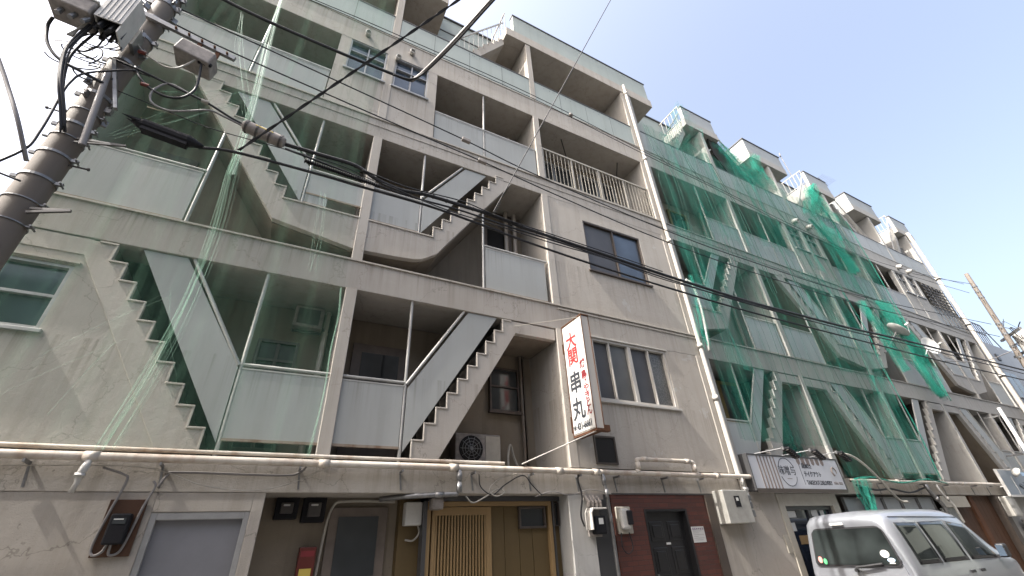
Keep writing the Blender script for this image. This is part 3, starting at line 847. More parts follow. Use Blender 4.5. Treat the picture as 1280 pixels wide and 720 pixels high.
# ground storey of the grey block
MB().box(8.16, 27.4, F-.004, F+.5, 2.27, 2.60).build('beam', 'render_ground', B, .01)
m = MB(); m.box(8.125, 9.15, F+.01, F+.4, 0, 2.268); m.build('wall', 'render_ground', B)
sf = MB(); sf.box(9.15, 9.34, F-.01, F+.2, 0, 2.268); sf.box(11.02, 11.25, F-.01, F+.2, 0, 2.268); sf.box(9.34, 11.02, F-.01, F+.2, 2.04, 2.268)
sf = sf.build('shop_front', 'cream', B, .006)
MB().box(9.34, 11.02, F+.10, F+.12, 0, 2.04).build('shop_glass', 'glass_shop', sf)
m = MB(); m.box(9.34, 9.40, F+.06, F+.10, 0, 2.04); m.box(10.15, 10.22, F+.06, F+.10, 0, 2.04); m.box(10.96, 11.02, F+.06, F+.10, 0, 2.04); m.box(9.40, 10.15, F+.06, F+.10, 1.97, 2.04); m.box(10.22, 10.96, F+.06, F+.10, 1.97, 2.04); m.build('frame', 'alu_dark', sf)
for x0, x1, z0, z1, mt in ((9.43, 9.75, 1.84, 1.96, 'paper'), (10.3, 10.52, 1.85, 1.97, 'paper'), (10.62, 10.75, 1.84, 1.96, 'paper'), (9.62, 10.02, 1.37, 1.52, 'wood_tan'), (9.5, 9.62, 1.6, 1.75, 'paper')):
    MB().box(x0, x1, F+.094, F+.099, z0, z1).build('notice', mt, sf)
m = MB(); m.box(9.0, 9.145, F-.002, F+.009, 1.25, 1.55); m.build('patch_plate', 'cream', B)
m = MB(); m.box(11.251, 16.2, F+.22, F+.5, 0, 1.86); m.build('wall', 'recess_grey', B)
for i in range(5):
    x0 = 11.75+i*.86
    add_window(B, x0, x0+.82, 1.87, 2.22, F+.10, 'panel_grey', 'galv', 1, .025, depth=.05, sill=False)
m = MB(); m.box(16.2, 17.72, F-.012, F+.02, 1.96, 2.24); m.build('fascia_board', 'cream', B, .004)
m = MB(); m.box(16.2, 17.1, F+.1, F+.13, 0, 1.955)
for k in range(24): m.box(16.22, 17.08, F+.085, F+.099, .06+k*.08, .10+k*.08)
m.build('shutter', 'steel', B)
m = MB()
for i in range(14):
    x0 = 17.12+i*.26; m.box(x0, x0+.25, F+.16, F+.2, 0, 2.268)
m.build('board_wall', 'wood_brown', B, .004)
m = MB(); m.box(19.72, 20.05, F-.03, F+.15, 0, 2.26); m.each('dark_post', 'window_bronze', B); MB().box(20.06, 27.4, F+.05, F+.4, 0, 2.268).build('wall', 'render_grey', B)
m = MB(); m.box(18.2, 18.45, F+.1, F+.158, 0, 2.26); m.each('post', 'rust', B)

# ---- metal-clad building past the far end
Cb = thing('grey_building', 'slate blue metal-clad building with roof fence beyond the far downpipe', 'building', (30, 6, 0))
MB().box(27.75, 33, F+.05, 15, 0, 8.85).build('wall', 'metal_siding', Cb)
add_window(Cb, 28.7, 30.0, 6.2, 7.4, F+.04, 'glass_blue', 'alu', 2, .05, depth=.008)
MB().box(29.0, 29.35, F+.0, F+.049, 8.0, 8.3).build('vent_hood', 'alu_dark', Cb)
m = MB()
for z in (8.9, 9.5, 10.05): m.bar((27.8, F+.15, z), (30.2, F+.15, z), .04)
for i in range(9): m.bar((27.8+i*.3, F+.15, 8.85), (27.8+i*.3, F+.15, 10.05), .03)
m.bar((30.2, F+.15, 10.05), (31.4, F+.15, 8.85), .04)
m.build('roof_fence', 'galv', Cb)

# ---- row across the street, behind the camera (seen only in reflections)
O = thing('opposite_building', 'plain pale building across the street, seen only reflected in the van windows', 'building', (8, -5, 0))
MB().box(-30, 60, -14, -4.6, 0, 9.5).build('wall', 'render_grey', O)
for k in range(18):
    for z in (.9, 3.9, 6.9): MB().box(-20+k*4, -18.2+k*4, -4.64, -4.601, z, z+1.3).build('window', 'glass_dark', O)

O2 = thing('sun_reflector_block', 'white block added out of view to put a sunlit reflection in the van windows', 'building', (30, -6, 0))  # unseen block added so its sunlit side brightens the van glass
MB().box(27, 36, -13, -1.6, 0, 10).build('wall', 'panel_top', O2)
for z in (1.2, 4.2, 7.2):
    for y in (-3.2, -6.2, -9.2): MB().box(26.96, 26.999, y-.6, y+.6, z, z+1.3).build('window', 'glass_dark', O2)

# ------------------------------------------------------------------ pipes fixed to the fronts
def pipe(label, pts, r, mat='pipe_paint', brackets=(), couplings=(), cat='drain pipe', name='drain_pipe'):
    t = thing(name, label, cat, pts[0])
    MB().tube(pts, r, 12).build('pipe', mat, t, smooth=True)
    for p in couplings:
        d = V(p[1]); MB().tube([V(p[0])-d*.06, V(p[0])+d*.06], (max(r) if isinstance(r, list) else r)*1.2, 12).build('coupling', mat, t, smooth=True)
    for p in brackets:
        m = MB(); m.bar((p[0], p[1]-r*1.1, p[2]-r*1.3), (p[0], F-.006, p[2]-r*1.3-.005), .018, .03); m.bar((p[0], F-.02, p[2]-r*1.3), (p[0]+.03, F-.015, p[2]-.27), .02, .012); m.build('bracket', 'galv', t)
    return t
bx = [-3.1, -2.06, -1.02, .3, 1.5, 2.5, 3.42, 4.28, 5.04, 6.1, 6.98]
pipe('long cream horizontal pipe along the beam above the ground-floor doors', [(-3.42, 5.87, 2.545), (8.35, 5.87, 2.55)], .042, 'pipe_paint',
     [(x, 5.87, 2.545) for x in bx], [((x, 5.87, 2.546), (1, 0, 0)) for x in (-1.6, .55, 2.2, 3.9, 4.6, 7.4)])
pipe('thin cream pipe resting just above the long horizontal pipe', [(-3.42, 5.93, 2.64), (-.6, 5.93, 2.635), (3.0, 5.93, 2.635)], .022, 'pipe_paint', cat='pipe', name='wall_pipe')
pipe('cream pipe bent into a raised loop above the brick shop front', spline([(5.42, 5.86, 2.56), (5.50, 5.86, 2.60), (5.50, 5.86, 2.72), (5.56, 5.86, 2.77), (6.2, 5.86, 2.775), (6.78, 5.86, 2.77), (6.84, 5.86, 2.72), (6.84, 5.86, 2.60), (6.92, 5.86, 2.56)], 4), .036, 'pipe_paint',
     couplings=[((5.50, 5.86, 2.66), (0, 0, 1)), ((6.84, 5.86, 2.66), (0, 0, 1)), ((5.66, 5.86, 2.775), (1, 0, 0)), ((6.70, 5.86, 2.775), (1, 0, 0))], cat='pipe', name='wall_pipe')
pipe('tall white downpipe between the beige block and the grey block', [(8.10, F-.07, 2.58), (8.10, F-.07, 15.05)], .048, 'paint_white', couplings=[((8.10, F-.07, z), (0, 0, 1)) for z in (4.1, 5.3, 8.3, 11.4, 14.6)], name='downpipe')
pipe('tall white downpipe at the far end of the grey block', [(27.5, F-.08, 2.5), (27.5, F-.08, 14.9)], .09, 'paint_white', couplings=[((27.5, F-.08, z), (0, 0, 1)) for z in (4.5, 7, 9.5, 12)], name='downpipe')
pipe('pale horizontal pipe along the grey block, green net caught on it', [(11.9, 5.87, 2.54), (20.6, 5.87, 2.56)], .04, 'pipe_paint', [(x, 5.87, 2.55) for x in (13.2, 15.2, 16.6, 18.4, 19.5)], [((x, 5.87, 2.55), (1, 0, 0)) for x in (14, 17.6)])
pipe('white hose dropping from the wall clip beside the white downpipe', spline([(8.22, 5.88, 7.1), (8.34, 5.82, 6.95), (8.4, 5.82, 6.5), (8.38, 5.84, 5.9), (8.3, 5.88, 5.2)], 4), .028, 'white_box', cat='pipe', name='wall_pipe')
pipe('bent white trap pipe hanging below the long pipe at far left', [(-1.60, 5.86, 2.52), (-1.61, 5.85, 2.44), (-1.63, 5.86, 2.37), (-1.625, 5.87, 2.31), (-1.64, 5.88, 2.22)], [.026, .036, .032, .022, .024], 'white_box', couplings=[((-1.628, 5.862, 2.37), (.02, 0, .3))], cat='pipe', name='trap_pipe')
pipe('bent grey pipe branching below the long pipe above the lattice door', [(2.28, 5.86, 2.52), (2.28, 5.86, 2.30), (2.26, 5.88, 2.22), (2.0, 5.9, 2.215), (1.62, 6.05, 2.21), (1.35, 6.3, 2.2)], .032, 'galv', couplings=[((2.28, 5.86, 2.44), (0, 0, 1)), ((2.28, 5.86, 2.30), (0, 0, 1)), ((2.02, 5.9, 2.215), (1, 0, 0))], cat='pipe', name='branch_pipe')
pipe('grey service pipe with joints running down beside the brick front', [(4.72, 5.86, 2.52), (4.74, 5.86, 2.30), (4.76, 5.87, 2.2), (4.78, 5.90, 2.05), (4.80, 5.92, 1.6), (4.80, 5.92, .2)], .028, 'galv', couplings=[((4.725, 5.86, 2.42), (0, 0, 1)), ((4.745, 5.86, 2.24), (0, 0, 1)), ((4.79, 5.91, 1.9), (0, 0, 1))], cat='pipe', name='service_pipe')
pipe('short white valve pipe below the pipe end beside the steel meter cabinet', [(8.05, 5.86, 2.53), (8.06, 5.86, 2.36), (8.12, 5.87, 2.30), (8.13, 5.9, 1.9)], .03, 'white_box', couplings=[((8.05, 5.86, 2.45), (0, 0, 1)), ((8.08, 5.86, 2.33), (1, 0, 0)), ((8.13, 5.89, 2.1), (0, 0, 1))], cat='pipe', name='service_pipe')
for k, x in enumerate((15.3, 15.9)):
    pipe(('stubby grey pipe under the netted end of the grey block pipe', 'white drain trap under the pipe right of the stubby grey one')[k], [(x, 5.85, 2.5), (x+.05, 5.83, 2.3), (x+.35, 5.82, 2.02), (x+.42, 5.82, 1.6)], .045 if k == 0 else .03, 'galv' if k == 0 else 'white_box', couplings=[((x+.2, 5.825, 2.16), (.7, 0, -.6))], cat='pipe', name='branch_pipe')

# ------------------------------------------------------------------ meters, boxes and machines on the wall
t = thing('electric_meter', 'black electric meter on a dark board left of the grey door', 'electric meter', (-1.19, F, 1.68))
MB().prism([(-1.34, 1.68), (-1.04, 1.68), (-1.04, 2.17), (-1.34, 2.17)], F-.03, F-.002).build('backboard', 'wood_brown', t, .004)
MB().box(-1.27, -1.11, F-.13, F-.031, 1.78, 2.04).build('housing', 'black_box', t, .015)
MB().box(-1.24, -1.14, F-.136, F-.131, 1.95, 2.0).build('dial', 'glass_dark', t); MB().box(-1.235, -1.16, F-.139, F-.1365, 1.985, 1.995).build('label_plate', 'paper', t)
m = MB(); m.tube(spline([(-1.05, F-.05, 2.34), (-1.02, F-.05, 2.28), (-1.06, F-.05, 2.1), (-1.1, F-.05, 1.8), (-1.13, F-.05, 1.71), (-1.19, F-.06, 1.70), (-1.2, F-.07, 1.78)]), .012, 6)
m.tube(spline([(-1.5, F-.04, 2.46), (-1.32, F-.04, 2.40), (-1.27, F-.05, 2.34), (-1.31, F-.05, 2.05), (-1.34, F-.05, 1.78), (-1.31, F-.06, 1.70), (-1.25, F-.07, 1.72), (-1.23, F-.07, 1.78)]), .012, 6); m.build('conduit', 'grey_cable', t)
for k, (x0, x1, z0, z1) in enumerate(((.14, .40, 2.0, 2.24), (.45, .72, 1.96, 2.24))):
    t = thing('electric_meter', ('black electric meter under the recess ceiling, left one of the pair', 'larger black electric meter under the recess ceiling, beside the brown door')[k], 'electric meter', (x0, 6.5, z0))
    MB().box(x0, x1, 6.47, 6.615, z0, z1).build('housing', 'black_box', t, .012)
    MB().box(x0+.06, x1-.06, 6.43, 6.469, z0+.06, z1-.06).build('dial', 'dark_metal', t, .01)
    MB().box(x0+.09, x1-.10, 6.424, 6.429, z1-.10, z1-.08).build('label_plate', 'paper', t)
t = thing('extinguisher_box', 'small red extinguisher box standing in the dark recess', 'extinguisher box', (.6, 6.5, 1.3))
MB().box(.50, .69, 6.45, 6.61, 1.22, 1.70).build('case', 'red_paint', t, .01); MB().box(.53, .66, 6.444, 6.449, 1.38, 1.48).build('sticker', 'yellow_label', t); MB().box(.52, .67, 6.444, 6.449, 1.60, 1.66).build('dark_label', 'ink_darkred', t)
t = thing('switch_box', 'pale grey switch box on the tan board left of the lattice door', 'switch box', (1.8, 6.4, 1.9))
MB().box(1.70, 1.93, 6.30, 6.448, 1.89, 2.17).build('case', 'white_box', t, .015); m = MB(); m.tube(spline([(1.9, 6.38, 1.9), (1.92, 6.38, 1.8), (1.85, 6.4, 1.72), (1.75, 6.42, 1.73)]), .012, 6); m.build('cable', 'pale_cable', t)
t = thing('electric_meter', 'old black electric meter with rusty white hood on the pier', 'electric meter', (4.5, F, 1.65))
MB().box(4.40, 4.63, F-.05, F-.004, 1.66, 2.02).build('backboard', 'weathered_box', t, .01)
MB().box(4.44, 4.64, F-.17, F-.051, 1.69, 1.93).build('housing', 'black_box', t, .02)
MB().box(4.50, 4.58, F-.178, F-.1705, 1.82, 1.90).build('dial', 'paper', t)
m = MB(); m.prism([(4.36, 1.75), (4.36, 1.98), (4.40, 2.04), (4.66, 2.04), (4.66, 2.02), (4.41, 2.015), (4.38, 1.97), (4.38, 1.75)], F-.2, F-.03); m.build('hood', 'paint_white', t, .004)
t = thing('electric_meter', 'grey electric meter with rounded cover on the brick front', 'electric meter', (5.1, F, 1.68))
MB().box(4.97, 5.26, F-.04, F+.004, 1.68, 2.06).build('backboard', 'cream', t, .015); MB().box(5.0, 5.17, F-.12, F-.041, 1.74, 2.03).build('housing', 'white_box', t, .03); MB().box(5.09, 5.2, F-.15, F-.1205, 1.80, 2.0).build('dial', 'black_box', t, .02)
m = MB(); m.tube(spline([(5.0, F-.04, 1.7), (4.98, F-.05, 1.5), (5.08, F-.05, 1.42), (5.18, F-.05, 1.5), (5.16, F-.04, 1.7)]), .008, 6); m.build('cable', 'black_cable', t)
t = thing('meter_cabinet', 'steel meter cabinet with dark slot on the wall under the pipe end', 'meter cabinet', (7.7, F, 1.76))
MB().box(7.30, 7.97, F-.24, F-.003, 1.76, 2.30).build('case', 'steel_box', t, .012)
MB().box(7.56, 7.70, F-.252, F-.2405, 2.02, 2.20).build('slot', 'black_box', t, .004); MB().box(7.60, 7.66, F-.256, F-.2525, 2.12, 2.17).build('label_plate', 'paper', t)
m = MB(); m.box(7.98, 8.10, F-.2, F-.02, 1.86, 1.97); m.box(7.98, 8.09, F-.2, F-.02, 2.0, 2.1); m.box(7.98, 8.1, F-.2, F-.02, 2.13, 2.22); m.each('breaker', 'galv', t, .01)
t = thing('air_conditioner', 'cream outdoor air conditioner standing under the stair behind the pipe', 'air conditioner', (2.9, 6.7, 2.62))
MB().box(2.52, 3.33, 6.68, 6.95, 2.70, 3.21).build('casing', 'weathered_box', t, .02)
m = MB(); m.lathe((2.79, 6.678, 2.97), (0, -1, 0), [(0, .205), (.012, .205), (.013, .19), (.004, .185)], 32); m.build('fan_ring', 'black_box', t)
m = MB(); m.lathe((2.79, 6.672, 2.97), (0, -1, 0), [(0, .19), (.002, .19)], 32); m.build('fan_opening', 'void', t)
m = MB()
for k in range(10): a = k*math.pi*2/10; m.bar((2.79, 6.655, 2.97), (2.79+.19*math.cos(a), 6.655, 2.97+.19*math.sin(a)), .006)
for r in (.06, .11, .155): m.tube([(2.79+r*math.cos(i*math.pi/12), 6.653, 2.97+r*math.sin(i*math.pi/12)) for i in range(25)], .004, 5)
m.lathe((2.79, 6.665, 2.97), (0, -1, 0), [(0, .035), (.02, .03), (.021, 0)], 14); m.build('fan_grille', 'galv', t)
MB().box(3.05, 3.31, 6.672, 6.679, 2.73, 3.18).build('side_plate', 'cream', t)
m = MB(); m.box(2.6, 2.7, 6.7, 6.9, 2.62, 2.70); m.box(3.15, 3.25, 6.7, 6.9, 2.62, 2.70); m.each('foot', 'galv', t)
m = MB(); m.tube(spline([(3.5, 6.75, 2.64), (3.52, 6.8, 2.9), (3.6, 6.85, 3.1), (3.66, 6.85, 2.9), (3.75, 6.8, 2.64)]), .02, 6); m.build('hose', 'pale_cable', t)
t = thing('air_conditioner', 'boxy grey air unit hung high on the gallery wall behind the pale net', 'air conditioner', (.05, 6.9, 4.7))
MB().box(-.17, .26, 6.75, 7.04, 4.67, 5.03).build('casing', 'weathered_box', t, .015); MB().box(-.12, .2, 6.742, 6.749, 4.72, 4.98).build('grille', 'dark_metal', t)
m = MB(); m.bar((-.15, 6.9, 4.65), (.27, 6.9, 4.65), .03); m.tube(spline([(.26, 6.9, 4.75), (.36, 6.92, 4.7), (.36, 6.92, 5.0)]), .02, 6); m.build('bracket', 'dark_metal', t)

# ------------------------------------------------------------------ signs
t = thing('projecting_sign', 'rusty white vertical shop sign with red and black brushwork, projecting from the beige wall', 'shop sign', (4.41, 5.68, 3.1))
X0, X1, Y0, Y1, Z0, Z1 = 4.33, 4.50, 5.36, 5.985, 3.10, 5.08
MB().box(X0+.012, X1-.012, Y0+.012, Y1-.012, Z0+.012, Z1-.012).build('light_box', 'paint_white', t)
MB().box(X0+.004, X0+.012, Y0+.025, Y1-.025, Z0+.03, Z1-.03).build('face_panel', 'sign_white', t)
m = MB()
for y in (Y0, Y1-.014):
    m.box(X0, X0+.010, y, y+.014, Z0, Z1); m.box(X1-.010, X1, y, y+.014, Z0, Z1)
m.box(X0, X1, Y0-.006, Y1, Z1, Z1+.02); m.box(X0, X1+.0, Y0-.006, Y1, Z0-.03, Z0)
m.box(X1+.001, X1+.12, Y0+.02, Y0+.10, Z0-.03, Z0+.07)
m.build('edge_trim', 'rust', t, .002)
m = MB()
for z in (3.35, 4.75): m.bar((X0+.08, Y1-.01, z), (X0+.08, F+.02, z), .05)
m.box(X0-.02, X0+.16, Y1, F-.001, 3.15, 3.42); m.box(X0-.02, X0+.1, Y1, F-.001, 4.55, 4.75); m.each('wall_bracket', 'rust', t)
def vt(chars, y, ztop, step, size, mat, bold, sx=1.0, sh=0.0):
    for i, ch in enumerate(chars):
        text(ch, size, mat, t, (X0+.002, y, ztop-step*i), 'side', bold=bold, sx=sx, shear=sh)
vt('大関', 5.735, 4.70, .30, .33, 'ink_red', .006, .95)
vt('串丸', 5.75, 3.93, .45, .39, 'ink_black', .008, .9)
vt('焼鳥', 5.495, 4.20, .20, .165, 'ink_darkred', .003)
vt('・やきとん', 5.475, 3.90, .125, .155, 'ink_darkred', .003)
text('☎', .07, 'ink_black', t, (X0+.002, 5.91, 3.215), 'side')
text('431-6661', .145, 'ink_black', t, (X0+.002, 5.645, 3.215), 'side', bold=.007, sx=.74)
m = MB(); m.tube([(X0+.05, 5.45, Z1), (3.32, F-.01, 4.94)], .006, 6); tag(m.build('stay_wire', 'pale_cable'), 'thin pale stay wire from the top of the vertical sign to the stair landing', 'stay wire')
m = MB(); m.tube([(X0+.03, 5.42, Z0-.03), (3.25, 5.85, 2.62)], .010, 6); tag(m.build('stay_rod', 'paint_white'), 'white stay rod from the foot of the vertical sign down to the long pipe', 'stay rod')
# wide shop board
t = thing('shop_board', 'wide white shop board with brown stripes and lettering above the shop front', 'shop sign', (9.9, 5.8, 2.3))
XL, XR, zb, zt, yf = 8.34, 11.48, 2.30, 2.98, 5.80
MB().box(XL+.03, XR-.03, yf+.012, F-.01, zb+.03, zt-.03).each('board_panel', 'sign_pale', t)
m = MB(); m.box(XL, XL+.03, yf, F-.01, zb, zt); m.box(XR-.03, XR, yf, F-.01, zb, zt); m.box(XL+.03, XR-.03, yf, F-.01, zt-.03, zt); m.box(XL+.03, XR-.03, yf, F-.01, zb, zb+.035); m.build('frame', 'alu_dark', t, .003)
MB().box(XL+.035, XR-.035, yf-.004, yf+.008, zb-.03, zb+.04).build('lower_trim', 'window_bronze', t)
m = MB()
for k in range(6): m.box(XL+.30+k*.105, XL+.335+k*.105, yf+.006, yf+.0115, zb+.04, zt-.035)
m.each('stripe', 'ink_brown', t)
m = MB(); cx, cz = 9.52, 2.66
for a0, a1 in ((20, 160), (200, 340)):
    m.tube([(cx+.27*math.cos(math.radians(a)), yf+.009, cz+.27*math.sin(math.radians(a))) for a in range(a0, a1+1, 10)], .007, 5)
m.build('ring_emblem', 'ink_black', t)
text('味噌与', .20, 'ink_black', t, (cx, yf+.010, cz+.015), 'front', sx=.95)
m = MB(); m.box(cx-.08, cx+.08, yf+.009, yf+.0115, cz-.137, cz-.125); m.build('small_print', 'ink_brown', t)
m = MB(); m.box(9.985, 9.993, yf+.008, yf+.0115, 2.42, 2.86); m.each('divider', 'ink_black', t)
text('自家製', .115, 'ink_black', t, (10.07, yf+.010, 2.79), 'front', bold=.004, align='LEFT')
text('テイクアウト', .115, 'ink_black', t, (10.07, yf+.010, 2.625), 'front', bold=.003, align='LEFT', sx=.9)
text('TAKEOUT.DELIVERY', .115, 'ink_black', t, (10.07, yf+.010, 2.46), 'front', bold=.003, align='LEFT', sx=.88)
text('miu tea', .12, 'ink_brown', t, (11.22, yf+.010, 2.47), 'front', sx=.9)
m = MB(); m.tube([(11.22+.085*math.cos(a*.1), yf+.009, 2.70+.085*math.sin(a*.1)) for a in range(-4, 46, 3)], [.010+.0006*k for k in range(17)], 6); m.build('swirl_emblem', 'ink_brown', t)
m = MB()
for k in range(6):
    x = 9.95+k*.175; m.prism([(x, zt-.035), (x+.11, zt-.035), (x+.11, zt-.12), (x+.09, zt-.155), (x+.055, zt-.168), (x+.02, zt-.155), (x, zt-.12)], yf+.006, yf+.0115)
m.each('scallop', 'ink_brown', t)
spots = [(9.14, 'black spotlight over the wide white board, first from the beige wall'), (10.05, 'black spotlight over the middle of the wide white board'), (11.02, 'black spotlight over the far end of the wide white board')]
for x, lb in spots:
    q = thing('spotlight', lb, 'spotlight', (x, 5.9, 3.05), 'spotlights over the wide shop board')
    m = MB(); m.tube([(x-.5, 5.96, 2.98), (x-.1, 5.45, 3.04)], .010, 6); m.lathe((x-.1, 5.45, 3.04), (0, 0, 1), [(-.03, .03), (.03, .03)], 10); m.build('arm', 'galv', q)
    m = MB(); ax = V((.75, -.1, -.66)).normalized(); ay = V((.2, 1, 0)).normalized(); ay = (ay-ax*ay.dot(ax)).normalized(); az = ax.cross(ay)
    m.obox(V((x+.06, 5.40, 2.95)), ax, ay, az, .14, .06, .03); hd = m.build('head', 'black_box', q, .01)
    m = MB()
    for k in range(6): m.obox(V((x+.06, 5.40, 2.95)) + ax*(-.115+.042*k) - az*.035, ax, ay, az, .006, .055, .014)
    m.build('fin', 'dark_metal', hd)
m = MB(); m.tube(spline([(11.05, 5.5, 3.03), (11.4, 5.45, 3.0), (11.8, 5.45, 2.85), (12.2, 5.45, 2.55), (12.5, 5.45, 2.25), (12.85, 5.5, 2.08), (13.15, 5.5, 2.06)]), .026, 8); tag(m.build('flex_hose', 'pale_cable', smooth=True), 'pale curved hose reaching from the far spotlight down over the van roof', 'hose')
# far sign board and the white upright sign
t = thing('shop_board', 'blue grey shop board with dark lettering at the right edge above the boarded wall', 'shop sign', (22, 5.75, 2.3))
MB().box(20.2, 23.2, 5.74, 5.80, 2.26, 2.96).each('board_panel', 'sign_blue_grey', t, .004); m = MB(); m.box(20.165, 20.199, 5.735, 5.81, 2.23, 2.99); m.box(20.2, 23.2, 5.735, 5.81, 2.2, 2.258); m.box(21.0, 21.03, 5.73, 5.739, 2.27, 2.8); m.box(20.6, 20.65, 5.80, F, 2.5, 2.55); m.box(22.6, 22.65, 5.80, F, 2.5, 2.55); m.build('frame', 'sign_white', t)
Rg = random.Random(9)
for k in range(16):
    x, z = Rg.uniform(21.2, 22.9), Rg.uniform(2.36, 2.74); m = MB(); m.bar((x, 5.737, z), (x+Rg.uniform(.05, .28), 5.737, z+Rg.uniform(-.12, .12)), Rg.uniform(.015, .05), .004, up=(0, 1, 0)); m.build('brush_mark', 'ink_black', t)
MB().box(22.0, 23.1, 5.734, 5.7385, 2.82, 2.93).build('blue_patch', 'sticker_blue', t)
q = thing('sign_lamp', 'white round sign lamp sitting on the blue grey shop board', 'lamp', (20.9, 5.7, 2.9)); MB().lathe((20.95, 5.62, 2.93), (.5, -.6, -.5), [(0, .05), (.05, .13), (.12, .15), (.13, .11), (.08, .05)], 16).build('shade', 'white_box', q, smooth=True); m = MB(); m.tube([(20.6, F-.1, 3.0), (20.95, 5.64, 2.96)], .02, 6); m.build('arm', 'white_box', q)
t = thing('upright_sign', 'slim white upright sign edge on brackets at the right edge of the photo', 'sign', (22.7, 5.4, 3)); MB().box(22.6, 22.68, 5.40, 5.50, 3.2, 5.05).each('board_panel', 'sign_white', t, .01); m = MB(); m.bar((22.68, 5.5, 3.5), (22.68, F, 3.5), .05); m.bar((22.68, 5.5, 4.8), (22.68, F, 4.8), .05); m.each('wall_bracket', 'galv', t)
for k, (x, z0, z1) in enumerate(((20.1, 1.68, 2.22), (20.85, .95, 1.6))):
    t = thing('meter_box', ('white electric box under the blue grey board, upper one', 'white electric box below the other one by the dark post')[k], 'electric box', (x, F, z0))
    MB().box(x-.28, x+.30, F-.22, F-.035, z0, z1).build('case', 'steel_box', t, .02); MB().box(x-.2, x+.05, F-.225, F-.2205, z0+.05, z0+.22).build('door_flap', 'white_box', t); MB().box(x-.2, x+.05, F-.225, F-.2205, z0+.30, z1-.06).build('door_plate', 'white_box', t)
# paper notice by the black door
t = thing('notice', 'white paper notice with purple heading on the brick wall beside the black door', 'notice', (6.72, F, 1.62)); MB().box(6.57, 6.87, F-.002, F+.0055, 1.51, 1.745).build('sheet', 'paper', t)
Rg = random.Random(3); m = MB()
for k in range(6):
    for q in range(5):
        x, z, hh = 6.585+.046*k, 1.715, (.013 if k in (2, 3) else .02)
        if q < 2: m.box(x+.012+.014*q, x+.017+.014*q, F-.0035, F-.0022, z-hh, z+hh*Rg.uniform(.4, 1))
        else: m.box(x+.004, x+.034, F-.0039-.0001*q, F-.0022, z-hh+hh*.6*(q-2), z-hh+hh*.6*(q-2)+.004)
m.build('heading_mark', 'ink_purple', t)
m = MB()
for k, (a, c) in enumerate(((6.59, 6.8), (6.59, 6.72), (6.59, 6.84), (6.6, 6.7), (6.59, 6.83), (6.62, 6.8))): m.box(a, c, F-.0035, F-.0022, 1.675-k*.026, 1.679-k*.026)
m.build('print_line', 'grey_cable', t)

# ------------------------------------------------------------------ satellite dishes and aerials
def dish(label, c, n, r):
    t = thing('satellite_dish', label, 'satellite dish', c, 'dishes on the grey block'); c = V(c); n = V(n).normalized()
    MB().lathe(c, n, [(-.10*r/.4, .02), (-.085*r/.4, r*.45), (-.04*r/.4, r*.8), (0, r), (.012, r), (-.028*r/.4, r*.78), (-.07*r/.4, r*.4), (-.085*r/.4, .02)], 28).build('reflector', 'dish_white', t, smooth=True)
    d = n.cross(V((1, 0, .2))).normalized(); fp = c+n*r*.95-d*r*.25
    m = MB(); m.tube([c-d*r, fp], .014, 6); m.build('feed_arm', 'galv', t); MB().lathe(fp, -n, [(-.05, .03), (.07, .045), (.08, .0)], 10).build('receiver', 'white_box', t, smooth=True)
    m = MB(); m.tube([c-n*.1, (c.x-.1, c.y+.25, c.z-.3), (c.x-.55, F-.02, c.z-.75)], .024, 6); m.tube([(c.x-.1, c.y+.25, c.z-.3), (c.x+.6, F, c.z-.35)], .02, 6); m.build('mount', 'galv', t)
dish('white satellite dish seen edge-on in front of the green net', (18.0, 5.5, 7.32), (.55, -.75, .75), .33)
dish('white satellite dish facing the street beside the edge-on one', (20.0, 5.5, 7.05), (-.35, -1.0, .1), .33)
def aerial(label, c, h, yagi):
    t = thing('roof_aerial', label, 'aerial', c, None); x, y, z = c
    m = MB(); m.tube([(x, y, z), (x-.1, y, z+h)], .022, 6); m.build('mast', 'galv', t)
    m = MB()
    if yagi:
        m.tube([(x-.9, y-.1, z+h-.1), (x+.5, y+.1, z+h+.05)], .012, 5)
        for k in range(8): m.tube([(x-.85+.18*k, y-.35, z+h-.1+.02*k), (x-.85+.18*k, y+.35, z+h-.1+.02*k)], .007, 4)
    else: m.tube([(x-.14, y, z+h-.15), (x-.06, y, z+h+.1)], .035, 6)
    m.build('elements', 'galv', t)
aerial('bare roof mast on the middle parapet block of the grey flats', (19.4, 6.6, 15.8), 1.9, False)
aerial('fishbone television aerial on the roof of the grey flats', (22.9, 6.6, 15.8), 1.5, True)

# ------------------------------------------------------------------ safety nets
def hang(P, nu, nv, amp=.05, seed=0, mb=None, sag=.0, keep=None, folds=9, drift=0.0):
    """P(u, v) -> point on the net; adds vertical folds and a little sag"""
    m = mb or MB(); R = random.Random(seed); ph = [R.uniform(0, 6.28) for _ in range(8)]
    base = len(m.v); idx = {}
    for j in range(nv+1):
        for i in range(nu+1):
            u, v = i/nu, j/nv; p = V(P(u, v))
            f = math.sin(u*folds*6.28+ph[0]+2.2*math.sin(v*3+ph[1]))*.5 + math.sin(u*folds*2.3*6.28+ph[2]+1.5*math.sin(v*5+ph[3]))*.3 + math.sin(v*7+u*3+ph[4])*.25
            p.y += amp*f
            p.x += amp*.5*math.sin(v*9+u*folds*3+ph[5]) + drift*math.sin(v*4+ph[6])
            a = m.add([p]); idx[i, j] = a; m.uv[a] = (p.x, p.z)
    for j in range(nv):
        for i in range(nu):
            if keep and not keep((i+.5)/nu, (j+.5)/nv): continue
            m.face([idx[i, j], idx[i+1, j], idx[i+1, j+1], idx[i, j+1]])
    return m
